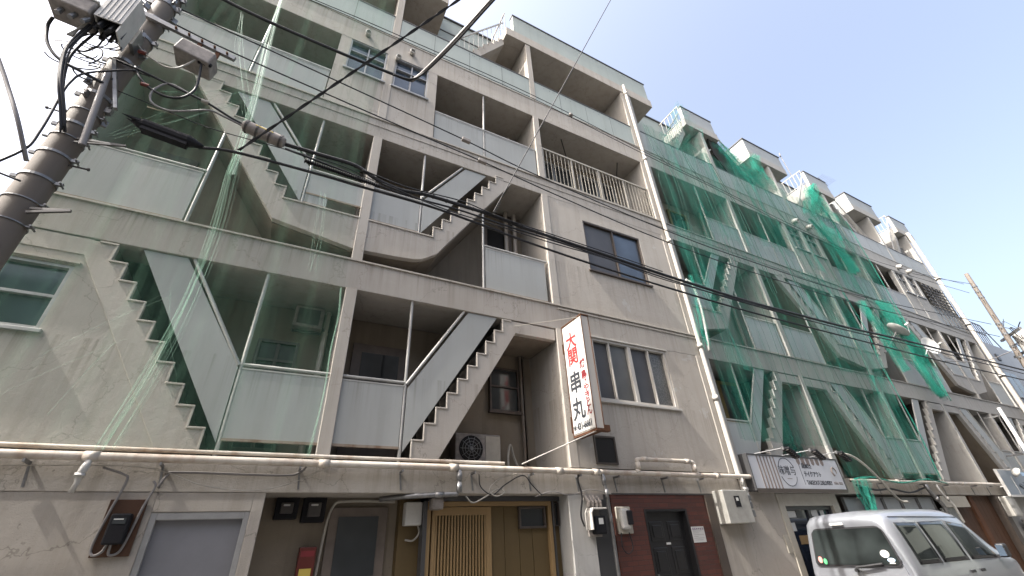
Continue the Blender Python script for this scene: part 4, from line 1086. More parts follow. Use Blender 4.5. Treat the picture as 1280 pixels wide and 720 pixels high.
def strands(m, mi, lines, r, n=1, spread=.1, seed=1, wob=.03):
    R = random.Random(seed); m.m = mi
    for L_ in lines:
        for k in range(n):
            dx, dz = R.uniform(-1, 1), R.uniform(-1, 1)
            pts = []
            for i, p in enumerate(L_):
                w = spread if n > 1 else 0
                pts.append((p[0]+dx*w*(1 if i else .25)+R.uniform(-wob, wob), p[1]+R.uniform(-.02, .02), p[2]+dz*w*.3))
            b0_ = len(m.v); m.tube(spline(pts, 4), r*R.uniform(.5, 1.3), 4)
            for a in range(b0_, len(m.v)): m.uv[a] = (m.v[a][0], m.v[a][2])
    m.m = 0
    return m
# pale net over the near end
pn = hang(lambda u, v: (-3.4+3.75*u+.05*math.sin(v*12), 5.80, 2.62+13.2*v), 80, 60, .045, 3, folds=6)
col = [(-1.75, 5.72, 11.4), (-1.62, 5.70, 9.6), (-1.47, 5.70, 8.0), (-1.40, 5.70, 6.9), (-1.38, 5.72, 6.4), (-1.30, 5.74, 5.4), (-1.29, 5.74, 4.4), (-1.36, 5.75, 3.5), (-1.50, 5.78, 2.6)]
strands(pn, 1, [col[:5]], .0045, 14, .06, 11, .012); strands(pn, 1, [col[3:]], .0032, 12, .085, 14, .014)
strands(pn, 2, [col[1:5]], .007, 3, .04, 12, .012)
strands(pn, 1, [[(-2.2, 5.75, 10.2), (-2.0, 5.74, 9.1), (-1.5, 5.72, 7.6)], [(-2.6, 5.75, 7.6), (-2.0, 5.73, 7.9), (-1.5, 5.7, 8.4)], [(-2.8, 5.75, 6.5), (-2.3, 5.74, 7.2), (-1.5, 5.7, 8.2)]], .004, 4, .12, 5)
R = random.Random(4)
fan = []
for k in range(13):
    a = R.uniform(0, 1); x1 = -3.2+2.2*a; z1 = 2.65+R.uniform(0, .9); x0 = -1.9+.5*R.random(); z0 = 3.6+R.uniform(0, 1.0)
    fan.append([(x0, 5.76, z0), ((x0+x1)/2+R.uniform(-.05, .05), 5.77, (z0+z1)/2), (x1, 5.78, z1)])
strands(pn, 1, fan[:5], .0018, 1, .1, 6, .03)
edge = [[(.34+.04*math.sin(z*1.7), 5.8, z) for z in (15.2, 13, 11, 9, 7.5, 6, 5.0, 4.2, 3.4, 2.62)]]
strands(pn, 1, [[(.37, 5.84, 4.95), (.41, 5.84, 4.5), (.38, 5.85, 4.0), (.40, 5.84, 3.4), (.36, 5.86, 2.62)]], .008, 3, .018, 9, .01)
strands(pn, 1, [[(-.2+.03*k, 5.8, 6.6), (-.15+.03*k, 5.78, 5.8), (-.1+.02*k, 5.8, 5.1)] for k in range(4)], .004, 1, .05, 19)
tag(pn.build('safety_net', ['net_pale', 'strand_pale', 'strand_white']), 'pale thin safety net draped over the near left end of the beige flats', 'safety net')
# green net over the grey block
def keepg(u, v):
    x = 8.25+11.6*u; z = 2.62+10.35*v
    if x < 11.65 and z < 3.25: return False
    if x < 16.25 + .12*math.sin(z*2.1): return True
    if z > 8.6 - 2.6*max(0, (x-17.2)/2.6) and x > 17.6: return True
    return z > 8.75
gn = hang(lambda u, v: (8.25+11.6*u, 5.80-.04*math.sin(v*20), 2.62+10.35*v), 150, 84, .06, 21, keep=keepg, folds=12)
R = random.Random(31); lines = []
for k in range(34):
    x = 8.4+k*.345+R.uniform(-.1, .1); zb_ = (3.2 if x < 11.7 else 2.62) if x < 16.2 else 8.7
    lines.append([(x+R.uniform(-.08, .08), 5.76+R.uniform(-.03, .03), 12.9-(12.9-zb_)*i/7) for i in range(8)])
strands(gn, 1, lines, .004, 1, 0, 5, .04)
strands(gn, 1, [[(8.3+1.4*k, 5.74, 12.9), (8.5+1.4*k, 5.72, 11.5+.4*R.random()), (8.9+1.4*k, 5.73, 10+R.random()), (8.8+1.5*k, 5.76, 7.5)] for k in range(8)], .006, 2, .1, 15, .06)
strands(gn, 2, [[(19.8+.03*math.sin(z), 5.75, z) for z in (12.9, 11.5, 10, 8.6, 7, 5.1)]], .012, 2, .02, 41)
strands(gn, 2, [[(16.2+.1*math.sin(z*2), 5.76, z) for z in (8.5, 7, 6, 5, 4, 3, 2.62)]], .010, 2, .04, 42)
strands(gn, 2, [[(11.9+.45*k, 5.78+.02*(k % 2), 2.56+.05*math.sin(k)) for k in range(11)]], .02, 3, .03, 43)
tag(gn.build('safety_net', ['net_green', 'strand_green', 'strand_teal']), 'large green safety net hung over the galleries of the grey flats', 'safety net')
def clump(label, P, nu=26, nv=30, amp=.14, seed=1, folds=5, st=()):
    m = hang(P, nu, nv, amp, seed, folds=folds, drift=.06)
    m2 = hang(lambda u, v: V(P(.1+.75*u, v))+V((.05, -.09, .04)), nu, nv, amp*1.2, seed+50, mb=m, folds=folds+2, drift=.05)
    if st: strands(m, 1, st, .012, 5, .12, seed, .04)
    return tag(m.build('torn_net', ['net_green_dense', 'strand_teal']), label, 'safety net', 'torn green nets hanging on the grey flats')
def quadP(a, b, c, d):
    a, b, c, d = V(a), V(b), V(c), V(d)
    return lambda u, v: a*(1-u)*(1-v)+b*u*(1-v)+c*u*v+d*(1-u)*v
clump('bright green net bunch trailing free below the satellite dishes', quadP((18.3, 5.62, 5.15), (19.0, 5.6, 5.0), (19.0, 5.62, 8.5), (17.6, 5.65, 8.5)), 24, 36, .16, 3, 3, [[(17.9, 5.6, 8.4), (18.2, 5.55, 7), (18.5, 5.55, 6), (18.7, 5.6, 5.1)]])
clump('green net strip hanging against the third-storey stair left of the dishes', quadP((16.9, 5.66, 5.7), (17.4, 5.66, 5.8), (16.95, 5.68, 8.2), (16.5, 5.7, 8.2)), 16, 30, .10, 5, 2)
clump('green net slumped behind the parapet beside the scorched roof stair', quadP((12.9, 5.95, 12.85), (14.9, 5.93, 12.7), (13.4, 6.0, 13.9), (12.4, 6.05, 14.6)), 24, 20, .12, 9, 4)
clump('green net hung from the second roof block corner', quadP((13.7, 5.9, 13.4), (15.4, 5.88, 12.7), (14.8, 5.92, 14.6), (14.5, 5.92, 14.7)), 22, 22, .10, 11, 3)
clump('long green net rope slumping from the middle roof block over the parapet', quadP((16.6, 5.85, 12.5), (18.9, 5.8, 12.3), (18.7, 5.85, 14.6), (18.0, 5.9, 14.2)), 26, 26, .15, 13, 4, [[(18.8, 5.8, 14.8), (18.0, 5.75, 13.6), (18.4, 5.75, 12.6), (18.3, 5.75, 11.4)]])
clump('knotted green net dangling over the fourth-storey gallery', quadP((17.4, 5.74, 9.6), (17.9, 5.74, 9.7), (17.9, 5.75, 11.6), (16.3, 5.76, 11.8)), 18, 24, .12, 15, 2, [[(16.3, 5.7, 11.8), (17.2, 5.7, 10.8), (17.6, 5.7, 9.6)]])
clump('crumpled green net tied to the wall hose beside the white downpipe', quadP((7.85, 5.72, 5.2), (8.05, 5.72, 5.1), (8.2, 5.74, 7.0), (7.98, 5.74, 7.05)), 8, 30, .05, 17, 1)
clump('green net scrap dangling from the pipe beside the wide white board', quadP((11.6, 5.7, 1.75), (11.95, 5.7, 1.7), (12.1, 5.75, 2.55), (11.75, 5.75, 2.55)), 12, 20, .06, 19, 2)
clump('green net heap caught behind the stair of the first netted bay', quadP((10.7, 6.35, 2.7), (11.5, 6.35, 2.7), (10.9, 6.4, 4.2), (10.6, 6.4, 4.3)), 14, 24, .10, 23, 2)
clump('small green net bundle hung on the yellow shutter frame', quadP((9.5, 6.5, 3.75), (9.95, 6.5, 3.75), (9.8, 6.55, 4.6), (9.62, 6.55, 4.6)), 12, 20, .06, 25, 2)
def drape(label, P, nu, nv, amp, seed, folds):
    m = hang(P, nu, nv, amp, seed, folds=folds, drift=.12)
    return tag(m.build('torn_net', ['net_drape']), label, 'safety net', 'torn green nets hanging on the grey flats')
drape('green net fold falling from the first netted roof stair down to the fourth storey', quadP((9.6, 5.70, 9.0), (11.6, 5.70, 8.9), (11.2, 5.74, 13.2), (8.8, 5.74, 12.9)), 34, 40, .09, 61, 4)
drape('wide green net fold over the parapet between the two scorched roof blocks', quadP((12.2, 5.70, 9.3), (15.4, 5.70, 9.0), (15.4, 5.74, 13.0), (12.3, 5.74, 13.0)), 40, 40, .09, 62, 5)
drape('double-hung green net above the fourth storey windows left of the dishes', quadP((16.2, 5.68, 8.7), (19.5, 5.68, 8.7), (19.5, 5.72, 13.1), (16.0, 5.72, 12.9)), 40, 40, .10, 63, 5)
drape('green net fold sagging across the third storey left of the dishes', quadP((13.0, 5.70, 5.4), (15.9, 5.70, 5.2), (15.9, 5.74, 8.9), (13.6, 5.74, 8.9)), 40, 40, .09, 64, 4)
drape('green net fold beside the stair nearest the white downpipe', quadP((8.4, 5.70, 5.0), (9.6, 5.70, 4.6), (9.9, 5.74, 9.0), (8.35, 5.74, 9.0)), 24, 40, .08, 65, 3)
drape('green net fold gathered low over the stair right of the white board', quadP((13.8, 5.70, 2.7), (16.0, 5.70, 2.65), (15.6, 5.74, 5.4), (14.8, 5.74, 5.4)), 30, 36, .08, 66, 4)
drape('green net thrown over the roof stair and railing nearest the white downpipe', quadP((8.8, 5.86, 12.7), (10.9, 5.84, 12.4), (11.9, 5.88, 14.5), (11.1, 5.9, 15.95)), 30, 30, .08, 7, 4)
drape('thin green net stretched over the first roof railing against the sky', quadP((9.3, 5.98, 13.2), (10.0, 5.96, 13.1), (11.3, 5.97, 15.3), (11.15, 5.98, 16.0)), 20, 20, .05, 71, 3)
# scorched stair edge on the roof
m = MB(); m.prism([(12.35, 15.1), (12.6, 15.1), (14.4, 13.0), (14.4, 12.9), (12.9, 12.9), (12.35, 13.9)], F+.10, F+.14); m.build('scorched_board', 'void', B)

# ------------------------------------------------------------------ utility poles and lines
def pole(label, x, y, h, r0, r1, lean=0.0, bands=(), bolts=()):
    t = thing('utility_pole', label, 'utility pole', (x, y, 0))
    n = 12; MB().tube([(x+lean*i/n, y, h*i/n) for i in range(n+1)], [r0+(r1-r0)*i/n for i in range(n+1)], 28).build('shaft', 'concrete_pole', t, smooth=True)
    for z, w in bands:
        r = r0+(r1-r0)*z/h+.004; xx = x+lean*z/h
        m = MB(); m.lathe((xx, y, z), (0, 0, 1), [(-w/2, r), (-w/2, r+.006), (w/2, r+.006), (w/2, r)], 28)
        m.box(xx+r-.01, xx+r+.06, y-.045, y-.015, z-w*.6, z+w*.6); m.box(xx-r-.055, xx-r+.01, y-.03, y, z-w*.6, z+w*.6)
        m.tube([(xx+r+.045, y-.08, z), (xx+r+.045, y+.03, z)], .010, 6)
        m.build('steel_band', 'galv', t)
    for k, z in enumerate(bolts):
        r = r0+(r1-r0)*z/h; s = 1 if k % 2 else -1; xx = x+lean*z/h
        m = MB(); m.tube([(xx+s*r*.9, y-.02, z), (xx+s*(r+.16), y-.03, z)], .010, 6); m.lathe((xx+s*(r+.16), y-.03, z), (s, 0, 0), [(0, .018), (.015, .018)], 8); m.build('step_bolt', 'dark_metal', t)
    return t
PX, PY = -2.73, 5.0
P1 = pole('grey concrete utility pole with steel bands and boxes at the upper left', PX, PY, 12.5, .165, .105, 0,
          [(4.45, .012), (4.72, .012), (5.02, .03), (5.36, .03), (5.62, .012), (5.82, .035), (6.05, .012), (6.35, .045), (7.05, .05), (7.62, .05), (8.05, .06), (8.5, .08), (8.75, .06)],
          [4.62, 5.3, 6.0, 7.0, 8.1])
m = MB(); ax = (V((-1.62, 4.93, 7.80))-V((-2.80, 4.86, 7.98))).normalized(); c0 = V((-2.80, 4.84, 7.98)); c1 = V((-1.68, 4.90, 7.82))
m.bar(c0, c1, .05, .075)
m.build('cross_arm', 'galv', P1)
m = MB()
for k in range(5): p = c0.lerp(c1, .35+k*.14); m.lathe(p+V((0, -.025, 0)), (0, -1, 0), [(0, .016), (.03, .016), (.031, 0)], 6)
m.each('arm_bolt', 'rust', P1)
m = MB(); m.bar((-2.74, 4.84, 6.93), (-2.46, 4.84, 6.15), .05, .035); m.build('riser_bracket', 'galv', P1)
m = MB(); m.tube([(-2.68, 4.78, 6.62), (-2.47, 4.74, 5.42)], .032, 10); m.build('conduit', 'grey_cable', P1, smooth=True)
m = MB(); m.bar((-2.62, 4.9, 5.62), (-2.2, 4.85, 5.66), .02); m.bar((-2.2, 4.85, 5.66), (-2.62, 4.88, 5.55), .02); m.bar((-2.6, 4.9, 4.62), (-2.3, 4.85, 4.66), .025); m.bar((-2.3, 4.85, 4.66), (-2.6, 4.88, 4.56), .025); m.each('side_hook', 'dark_metal', P1)
R = random.Random(77); m = MB()
for k in range(16):
    z = R.uniform(6.0, 8.8); a = R.uniform(2.4, 6.9); r = .14
    p = V((PX+r*math.cos(a), PY+r*math.sin(a), z)); m.obox(p, V((math.cos(a), math.sin(a), 0)), V((-math.sin(a), math.cos(a), 0)), V((0, 0, 1)), .05, R.uniform(.015, .03), R.uniform(.02, .05))
    m.tube([p, p+V((R.uniform(-.1, .1), -.06, R.uniform(-.05, .08)))], .012, 6)
m.each('clamp', 'galv', P1)
t = thing('junction_box', 'weathered grey junction box left of the pole against the sky', 'junction box', (-3.05, 4.5, 7.0))
A1, A2 = V((.9, .05, -.05)).normalized(), V((0, 1, 0)); A3 = A1.cross(A2)
MB().obox((-3.13, 4.55, 7.20), A1, A2, A3, .19, .15, .11).build('case', 'weathered_box', t, .015); MB().obox((-3.13, 4.55, 7.325), A1, A2, A3, .205, .165, .016).build('lid', 'white_box', t, .006)
m = MB()
for k in range(3): m.tube([(-3.2+.12*k, 4.5, 7.08), (-3.2+.11*k, 4.48, 6.98)], .028, 8)
m.each('cable_gland', 'galv', t)
t = thing('cable_hood', 'white ribbed cable hood open at the bottom on the pole', 'cable hood', (-2.8, 4.6, 7.3))
m = MB(); x0, x1, y0, y1 = -2.92, -2.66, 4.44, 4.72
m.box(x0, x1, y0, y0+.015, 7.12, 7.72); m.box(x1-.015, x1, y0+.015, y1, 6.98, 7.72); m.box(x0, x1-.015, y0+.015, y1, 7.70, 7.72); m.box(x0, x0+.015, y0+.015, y1, 7.12, 7.70)
for k in range(5): m.box(x0+.03+k*.045, x0+.045+k*.045, y0-.008, y0-.0005, 7.14, 7.70)
m.build('shell', 'white_box', t); m = MB()
for k in range(16): xx = x0+.04+.18*R.random(); yy = y0+.06+.2*R.random(); m.tube([(xx, yy, 7.68), (xx+R.uniform(-.03, .03), yy, 7.3), (xx+R.uniform(-.05, .05), yy-.02, 7.02)], R.uniform(.014, .026), 6)
m.build('cable_tail', 'black_cable', t); MB().box(x1-.02, x1+.02, 4.74, 4.9, 7.2, 7.5).build('bracket', 'galv', t)
t = thing('junction_box', 'grimy grey junction box hanging under the pole cross arm', 'junction box', (-2.0, 4.9, 7.4))
MB().obox((-2.06, 4.88, 7.50), ax, V((0, 1, 0)), ax.cross(V((0, 1, 0))), .21, .15, .12).build('case', 'weathered_box', t, .02); MB().obox((-2.06, 4.88, 7.63), ax, V((0, 1, 0)), ax.cross(V((0, 1, 0))), .19, .13, .012).build('lid', 'weathered_box', t)
m = MB()
for k in range(2): p = c0.lerp(c1, .62+.2*k); m.bar(p, (p.x-.02, p.y+.02, 7.6), .05, .03)
m.each('hanger', 'rust', t); m = MB()
for k in range(3): m.tube([(-1.98+.06*k, 4.80, 7.40), (-1.98+.06*k, 4.79, 7.36)], .022, 8)
m.each('cable_gland', 'black_box', t)
t = thing('cable_closure', 'long black cable closure with pointed fins on the lower line', 'cable closure', (-2.0, 5.0, 6.15))
a, c = V((-2.29, 5.0, 6.19)), V((-1.70, 5.0, 6.12)); d = (c-a).normalized()
MB().tube([a-d*.06, a, a.lerp(c, .1), a.lerp(c, .9), c, c+d*.10], [.02, .055, .075, .08, .06, .02], 12).build('sleeve', 'black_box', t, .0)
m = MB(); m.obox(a.lerp(c, .5)+V((0, 0, -.07)), d, V((0, 1, 0)), d.cross(V((0, 1, 0))), .24, .05, .03)
for k in (-1, 1): m.tube([a+V((.03, .04*k, 0)), a+V((-.15, .06*k, .05+.03*k))], [.03, .002], 5)
m.build('fin', 'black_box', t)
t = thing('cable_closure', 'grey cylindrical cable closure with a faded yellow stripe', 'cable closure', (-1.0, 4.95, 6.6))
a, c = V((-1.29, 4.95, 6.645)), V((-.76, 4.95, 6.545)); d = (c-a).normalized(); MB().tube([a, a+d*.03, a.lerp(c, .5), c-d*.03, c], [.055, .085, .088, .085, .055], 18).build('shell', 'weathered_box', t, smooth=True)
m = MB()
for f in (.1, .35, .65, .9): p = a.lerp(c, f); m.tube([p-d*.012, p+d*.012], .094, 16)
m.each('clamp_ring', 'dark_metal', t); p = a.lerp(c, .5); m = MB(); m.obox(p+V((0, -.085, .015)), d, V((0, 1, 0)), d.cross(V((0, 1, 0))), .11, .006, .008); m.each('stripe', 'yellow_label', t)

def sagged(p, q, sag, n=14):
    p, q = V(p), V(q); return [p.lerp(q, i/n)-V((0, 0, sag*4*(i/n)*(1-i/n))) for i in range(n+1)]
def cable(label, pts, r, mat='black_cable', name='overhead_cable', seg=6, smoothn=6, cat='cable', group=None):
    m = MB(); m.tube(spline(pts, smoothn) if smoothn else pts, r, seg); return tag(m.build(name, mat, smooth=True), label, cat, group)
c_main = [(-.78,5.0,6.58),(-.30,5.0,6.59),(.19,5.0,6.59),(.54,5.0,6.44),(.90,5.0,6.38),(1.31,5.0,6.44),(1.87,5.0,6.44),(2.45,5.0,6.43),(3.02,5.0,6.37),(3.86,5.0,6.33),(4.72,5.0,6.30),(6.36,5.0,6.23),(8.88,5.0,6.18),(10.95,5.0,6.22),(13.18,5.0,6.28),(16.76,5.0,6.45),(26.8,5.0,6.80)]
mm = MB(); mm.tube(spline(c_main, 5), .030, 7)
for k in range(46):                                             # lashing wire round the bundle
    sp_ = spline(c_main, 5); p = sp_[min(k*2, len(sp_)-1)]; mm.lathe(p, (1, 0, 0), [(-.012, .035), (.012, .035)], 7)
tag(mm.build('overhead_cable', 'black_cable'), 'thick lashed black cable crossing the whole front from the grey closure', 'cable')
cable('thinner black cable running just under the thick lashed one', [(-.74,4.98,6.48),(.06,4.98,6.40),(.90,4.98,6.29),(1.87,4.98,6.31),(2.82,4.98,6.27),(3.83,4.98,6.25),(4.89,4.98,6.21),(6.31,4.98,6.14),(8.81,4.98,6.09),(13.05,4.98,6.16),(16.56,4.98,6.31),(26.8,4.98,6.60)], .016)
cable('straight black cable from the black closure, lowest of the long cables', [(-1.66,5.05,6.12),(-1.27,5.05,6.22),(-.24,5.05,6.26),(.32,5.05,6.26),(1.34,5.05,6.27),(2.27,5.05,6.20),(3.03,5.05,6.12),(4.46,5.05,6.03),(6.33,5.05,5.97),(8.98,5.05,5.93),(12.0,5.05,5.97),(15.47,5.05,6.03),(19.82,5.05,6.12),(26.8,5.05,6.35)], .020)
cable('loose black strand sagging between the thick cable and the lowest one', [(.6,4.96,6.36),(1.6,4.96,6.22),(2.6,4.96,6.20),(3.6,4.96,6.17),(4.9,4.96,6.18),(6.3,4.97,6.08),(8.8,4.97,6.12),(11,4.97,6.12)], .010)
cable('black strand lashed close above the thick cable past the ribbed guard', [(.3,4.97,6.52),(1.0,4.96,6.44),(1.9,4.96,6.50),(2.6,4.96,6.40),(3.6,4.96,6.37),(4.9,4.96,6.33),(6.3,4.97,6.28)], .010)
cable('thin line with a small clip crossing in front of the fourth storey, upper of two', [(-2.62,5.1,8.74),(-.24,5.1,8.46),(1.97,5.1,8.19),(3.49,5.1,7.95),(6.88,5.1,7.68),(9.87,5.1,7.64),(15.75,5.1,7.85),(26.8,5.1,9.0)], .012)
cable('thin line with a small clip crossing in front of the fourth storey, lower of two', [(-2.62,5.1,8.36),(-1.80,5.1,8.21),(-.17,5.1,8.03),(1.37,5.1,7.87),(2.33,5.1,7.78),(4.04,5.1,7.57),(6.78,5.1,7.32),(10.46,5.1,7.28),(16.02,5.1,7.50),(26.8,5.1,8.4)], .012)
cable('twin thin line along the top band of the beige flats, upper strand', [(-5,5.3,10.6),(-1.10,5.3,10.86),(.28,5.3,10.93),(3.75,5.3,10.97),(7.15,5.3,10.69),(10.3,5.3,10.5),(14.1,5.3,10.25),(19.1,5.3,10.3),(26.9,5.1,11.1)], .009)
cable('twin thin line along the top band of the beige flats, lower strand', [(-5,5.3,10.5),(-1.18,5.3,10.79),(.22,5.3,10.82),(3.70,5.3,10.84),(7.12,5.3,10.58),(10.26,5.3,10.4),(14.03,5.3,10.12),(19.09,5.3,10.1),(26.8,5.1,10.6)], .009)
for k, (p, lb) in enumerate((((2.0, 5.1, 8.19), 'small grey clip on the upper thin line'), ((2.33, 5.1, 7.78), 'small grey clip on the lower thin line'), ((4.9, 5.3, 10.86), 'small grey ball on the twin thin line'))):
    m = MB(); m.obox(p, V((1, 0, -.1)).normalized(), V((0, 1, 0)), V((.1, 0, 1)).normalized(), .085, .035, .035) if k < 2 else m.lathe(p, (1, 0, 0), [(-.06, .01), (-.04, .045), (.04, .045), (.06, .01)], 12)
    tag(m.build('line_clip', 'weathered_box', bevel=.01), lb, 'line clip')
J = (.84, 4.9, 9.0)
cable('dark service cable from the pole top to the knot above the fourth-storey windows', [(-2.73, 4.9, 9.25), (-2.16,4.9,9.09),(-1.46,4.9,9.0),(-.35,4.9,8.96),(.62,4.9,8.97),J], .028)
cable('thick pale bundled service cable swinging up out of the picture from the knot', [J, (.98, 4.65, 9.02), (1.25, 4.0, 9.05), (1.53, 3.35, 9.2), (2.05, 2.35, 9.75), (2.7, 1.1, 10.9)], .032, 'grey_cable')
cable('second dark strand beside the pale bundled service cable', [(.5, 4.88, 8.93), (.80, 4.86, 8.97), (1.0, 4.63, 8.99), (1.27, 4.0, 9.01), (1.55, 3.35, 9.16), (2.07, 2.35, 9.71), (2.72, 1.1, 10.86)], .02)
p, q = V((-1.24, 5.0, 6.22)), V((2.15, 2.0, 9.52)); m = MB(); n = 120
for s in (0, math.pi): m.tube([p.lerp(q, i/n)+V((math.cos(i*.55+s)*.012, 0, math.sin(i*.55+s)*.012)) for i in range(n+1)], .011, 5)
tag(m.build('overhead_cable', 'black_cable'), 'twisted black drop wire rising across the left of the front', 'cable')
cable('thin guy wire rising steeply from the thick cable past the roof', [(2.46, 4.95, 6.47), (5.27, 3.5, 13.47), (7.3, 2.45, 18.5)], .010, smoothn=0)
m = MB()
for k in range(6): m.lathe((2.46+.02*k, 4.95-.01*k, 6.42+.05*k), (.3, -.1, 1), [(-.012, .012), (0, .028), (.012, .012)], 8)
tag(m.build('guy_insulator', 'galv'), 'small knobbly clamp at the foot of the thin guy wire', 'clamp')
cable('thick grey cable running off the left side of the pole to the sky', [(-5.0, 4.4, 8.6), (-3.84,4.6,6.87),(-3.32,4.6,6.07),(-3.14,4.6,5.78),(-2.92,4.6,5.41),(-2.76,4.75,5.06)], .022, 'grey_cable')
cable('thin black cable curling round the left side of the pole', [(-3.6, 4.7, 4.2), (-3.01,4.7,4.75),(-2.89,4.7,4.95),(-2.79,4.7,5.19),(-2.79,4.7,5.42),(-2.81,4.7,5.68),(-2.84,4.7,5.97),(-2.85,4.7,6.21),(-2.80,4.7,6.41),(-2.56,4.7,6.64), (-2.45, 4.72, 6.75)], .012)
cable('short thin wire leaving the pole low at the left edge', [(-3.4,4.7,4.88),(-3.01,4.7,4.85),(-2.7,4.75,4.81)], .010)
bund = [(-2.86,4.58,7.35),(-2.97,4.6,7.21),(-3.04,4.65,6.97),(-3.07,4.68,6.68),(-3.03,4.7,6.43),(-2.93,4.7,6.12),(-2.82,4.74,5.85),(-2.73,4.80,5.6)]
m = MB()
for k in range(6):
    ox, oy, oz = R.uniform(-.11, .11), R.uniform(-.08, .08), R.uniform(-.05, .05); m.tube(spline([(x+ox*(1-.6*i/7), y+oy*(1-.6*i/7), z+oz) for i, (x, y, z) in enumerate(bund)], 5), R.uniform(.009, .016), 7)
tag(m.build('cable_bundle', 'black_cable', smooth=True), 'bundle of thick black cables looping left of the pole', 'cable bundle')
m = MB(); Rl = random.Random(15)
for k in range(11):
    cx, cz, rx, rz = Rl.uniform(-3.15, -2.85), Rl.uniform(6.6, 6.95), Rl.uniform(.12, .28), Rl.uniform(.08, .22); a0 = Rl.uniform(0, 6); sp_ = Rl.uniform(2.5, 5.5); yy = Rl.uniform(4.55, 4.85)
    m.tube(spline([(cx+rx*math.cos(a0+sp_*i/9), yy+.02*i, cz+rz*math.sin(a0+sp_*i/9)+.02*i) for i in range(10)], 4), Rl.uniform(.006, .011), 5)
tag(m.build('cable_bundle', 'black_cable', smooth=True), 'thin tangled wires looping against the sky beside the pole', 'cable bundle')
m = MB()
for k in range(3): m.tube(spline([(-2.83, 4.55, 7.30-.03*k), (-2.93, 4.56, 7.24-.03*k), (-3.03, 4.6, 7.05-.03*k), (-3.06-.02*k, 4.63, 6.85)], 5), .013, 6)
tag(m.build('cable_bundle', 'pale_cable', smooth=True), 'three pale cables bending out of the white cable hood', 'cable bundle')
loops = {'black cable loop under the weathered box left of the pole': [(-3.28,4.6,7.02),(-3.33,4.7,6.97),(-3.25,4.7,6.74),(-3.13,4.7,6.57),(-3.00,4.7,6.48),(-2.85,4.7,6.43),(-2.64,4.75,6.40)],
 'oval cable loop against the sky between hood and pole': [(-2.91,4.7,7.32),(-2.92,4.8,7.08),(-2.98,4.8,6.88),(-3.06,4.8,6.85),(-3.13,4.8,6.86),(-3.13,4.8,7.03),(-2.92,4.75,7.35)],
 'black cable from the pole to the grey closure, upper strand': [(-2.79,4.85,6.96),(-2.52,4.85,6.92),(-2.26,4.85,6.86),(-1.91,4.85,6.78),(-1.69,4.85,6.72),(-1.45,4.9,6.66),(-1.27,4.95,6.65)],
 'grey cable making an open loop before the grey closure': [(-1.9,4.85,6.78),(-2.15,4.85,6.85),(-2.25,4.85,6.70),(-2.26,4.85,6.54),(-2.19,4.85,6.42),(-2.03,4.85,6.39),(-1.86,4.85,6.48),(-1.66,4.85,6.61),(-1.49,4.88,6.61),(-1.27,4.95,6.62)],
 'black cable hanging in a bight from the hanging junction box': [(-1.96,4.80,7.38),(-1.91,4.85,7.04),(-1.91,4.85,6.84),(-1.99,4.85,6.67),(-2.14,4.85,6.61),(-2.33,4.85,6.68),(-2.46,4.85,6.81),(-2.55,4.87,6.97)],
 'pale cable with a red tag from the hanging box back to the pole': [(-2.02,4.78,7.38),(-2.14,4.8,7.14),(-2.26,4.8,7.07),(-2.40,4.82,7.14),(-2.55,4.85,7.25),(-2.70,4.85,7.42),(-2.8,4.85,7.62)],
 'hair-thin wire drooping from the pole across the pale net': [(-2.60,4.9,6.51),(-2.14,4.9,6.44),(-1.61,4.9,6.36),(-.98,4.9,6.38),(-.07,4.9,6.41),(.5,5,6.4)]}
for i, (lb, pts) in enumerate(loops.items()):
    cable(lb, pts, [.018, .011, .015, .013, .016, .012, .006][i], ['black_cable', 'black_cable', 'black_cable', 'grey_cable', 'black_cable', 'pale_cable', 'black_cable'][i], name='cable_loop')
for k, (p, lb) in enumerate((((-2.36, 4.85, 6.70), 'red tape tag on the black bight of cable'), ((-2.56, 4.84, 7.24), 'red tape tag on the pale cable near the pole'), ((-1.74, 4.84, 6.74), 'pale clamp with red tape on the upper strand'))):
    m = MB(); m.tube([V(p)-V((.04, 0, .01)), V(p)+V((.04, 0, -.01))], .024, 8); tag(m.build('cable_tag', 'red_paint' if k < 2 else 'pale_cable'), lb, 'cable tag')
a, c = V((-.46, 4.97, 6.36)), V((.58, 4.97, 6.30)); m = MB(); n = 34
m.tube([a, c], .024, 8)
for k in range(n): p = a.lerp(c, k/n); m.lathe(p, (1, 0, -.06), [(-.008, .026), (0, .038), (.008, .026)], 8)
tag(m.build('spiral_guard', 'black_box'), 'black ribbed guard sleeve on the cable near the column', 'cable guard')
P2 = pole('pale utility pole with equipment at the right edge beyond the flats', 25.6, 4.95, 11.75, .13, .08, 2.0, [(11.0, .06), (10.7, .06), (10.4, .08), (9.0, .08), (8.8, .08), (8.5, .1), (7.9, .1), (7.4, .08)], [9.4, 9.8, 10.2])
m = MB(); m.bar((26.2, 4.3, 8.35), (28.2, 5.4, 8.55), .09, .09); m.bar((26.4, 4.2, 7.6), (28.0, 5.3, 7.7), .09, .09); m.build('cross_arm', 'galv', P2)
t = thing('transformer', 'round grey transformer drum on the far pole', 'transformer', (27.4, 4.6, 7.6)); MB().lathe((27.5, 4.55, 7.6), (0, 0, 1), [(0, .30), (.05, .34), (.75, .34), (.8, .36), (.85, .3)], 22).build('tank', 'white_box', t, smooth=True)
m = MB()
for k in range(3): m.lathe((27.3+.2*k, 4.5, 8.42), (0, 0, 1), [(0, .03), (.03, .06), (.08, .03), (.11, .06), (.16, .03), (.2, .02)], 10)
m.each('bushing', 'white_box', t, smooth=True)
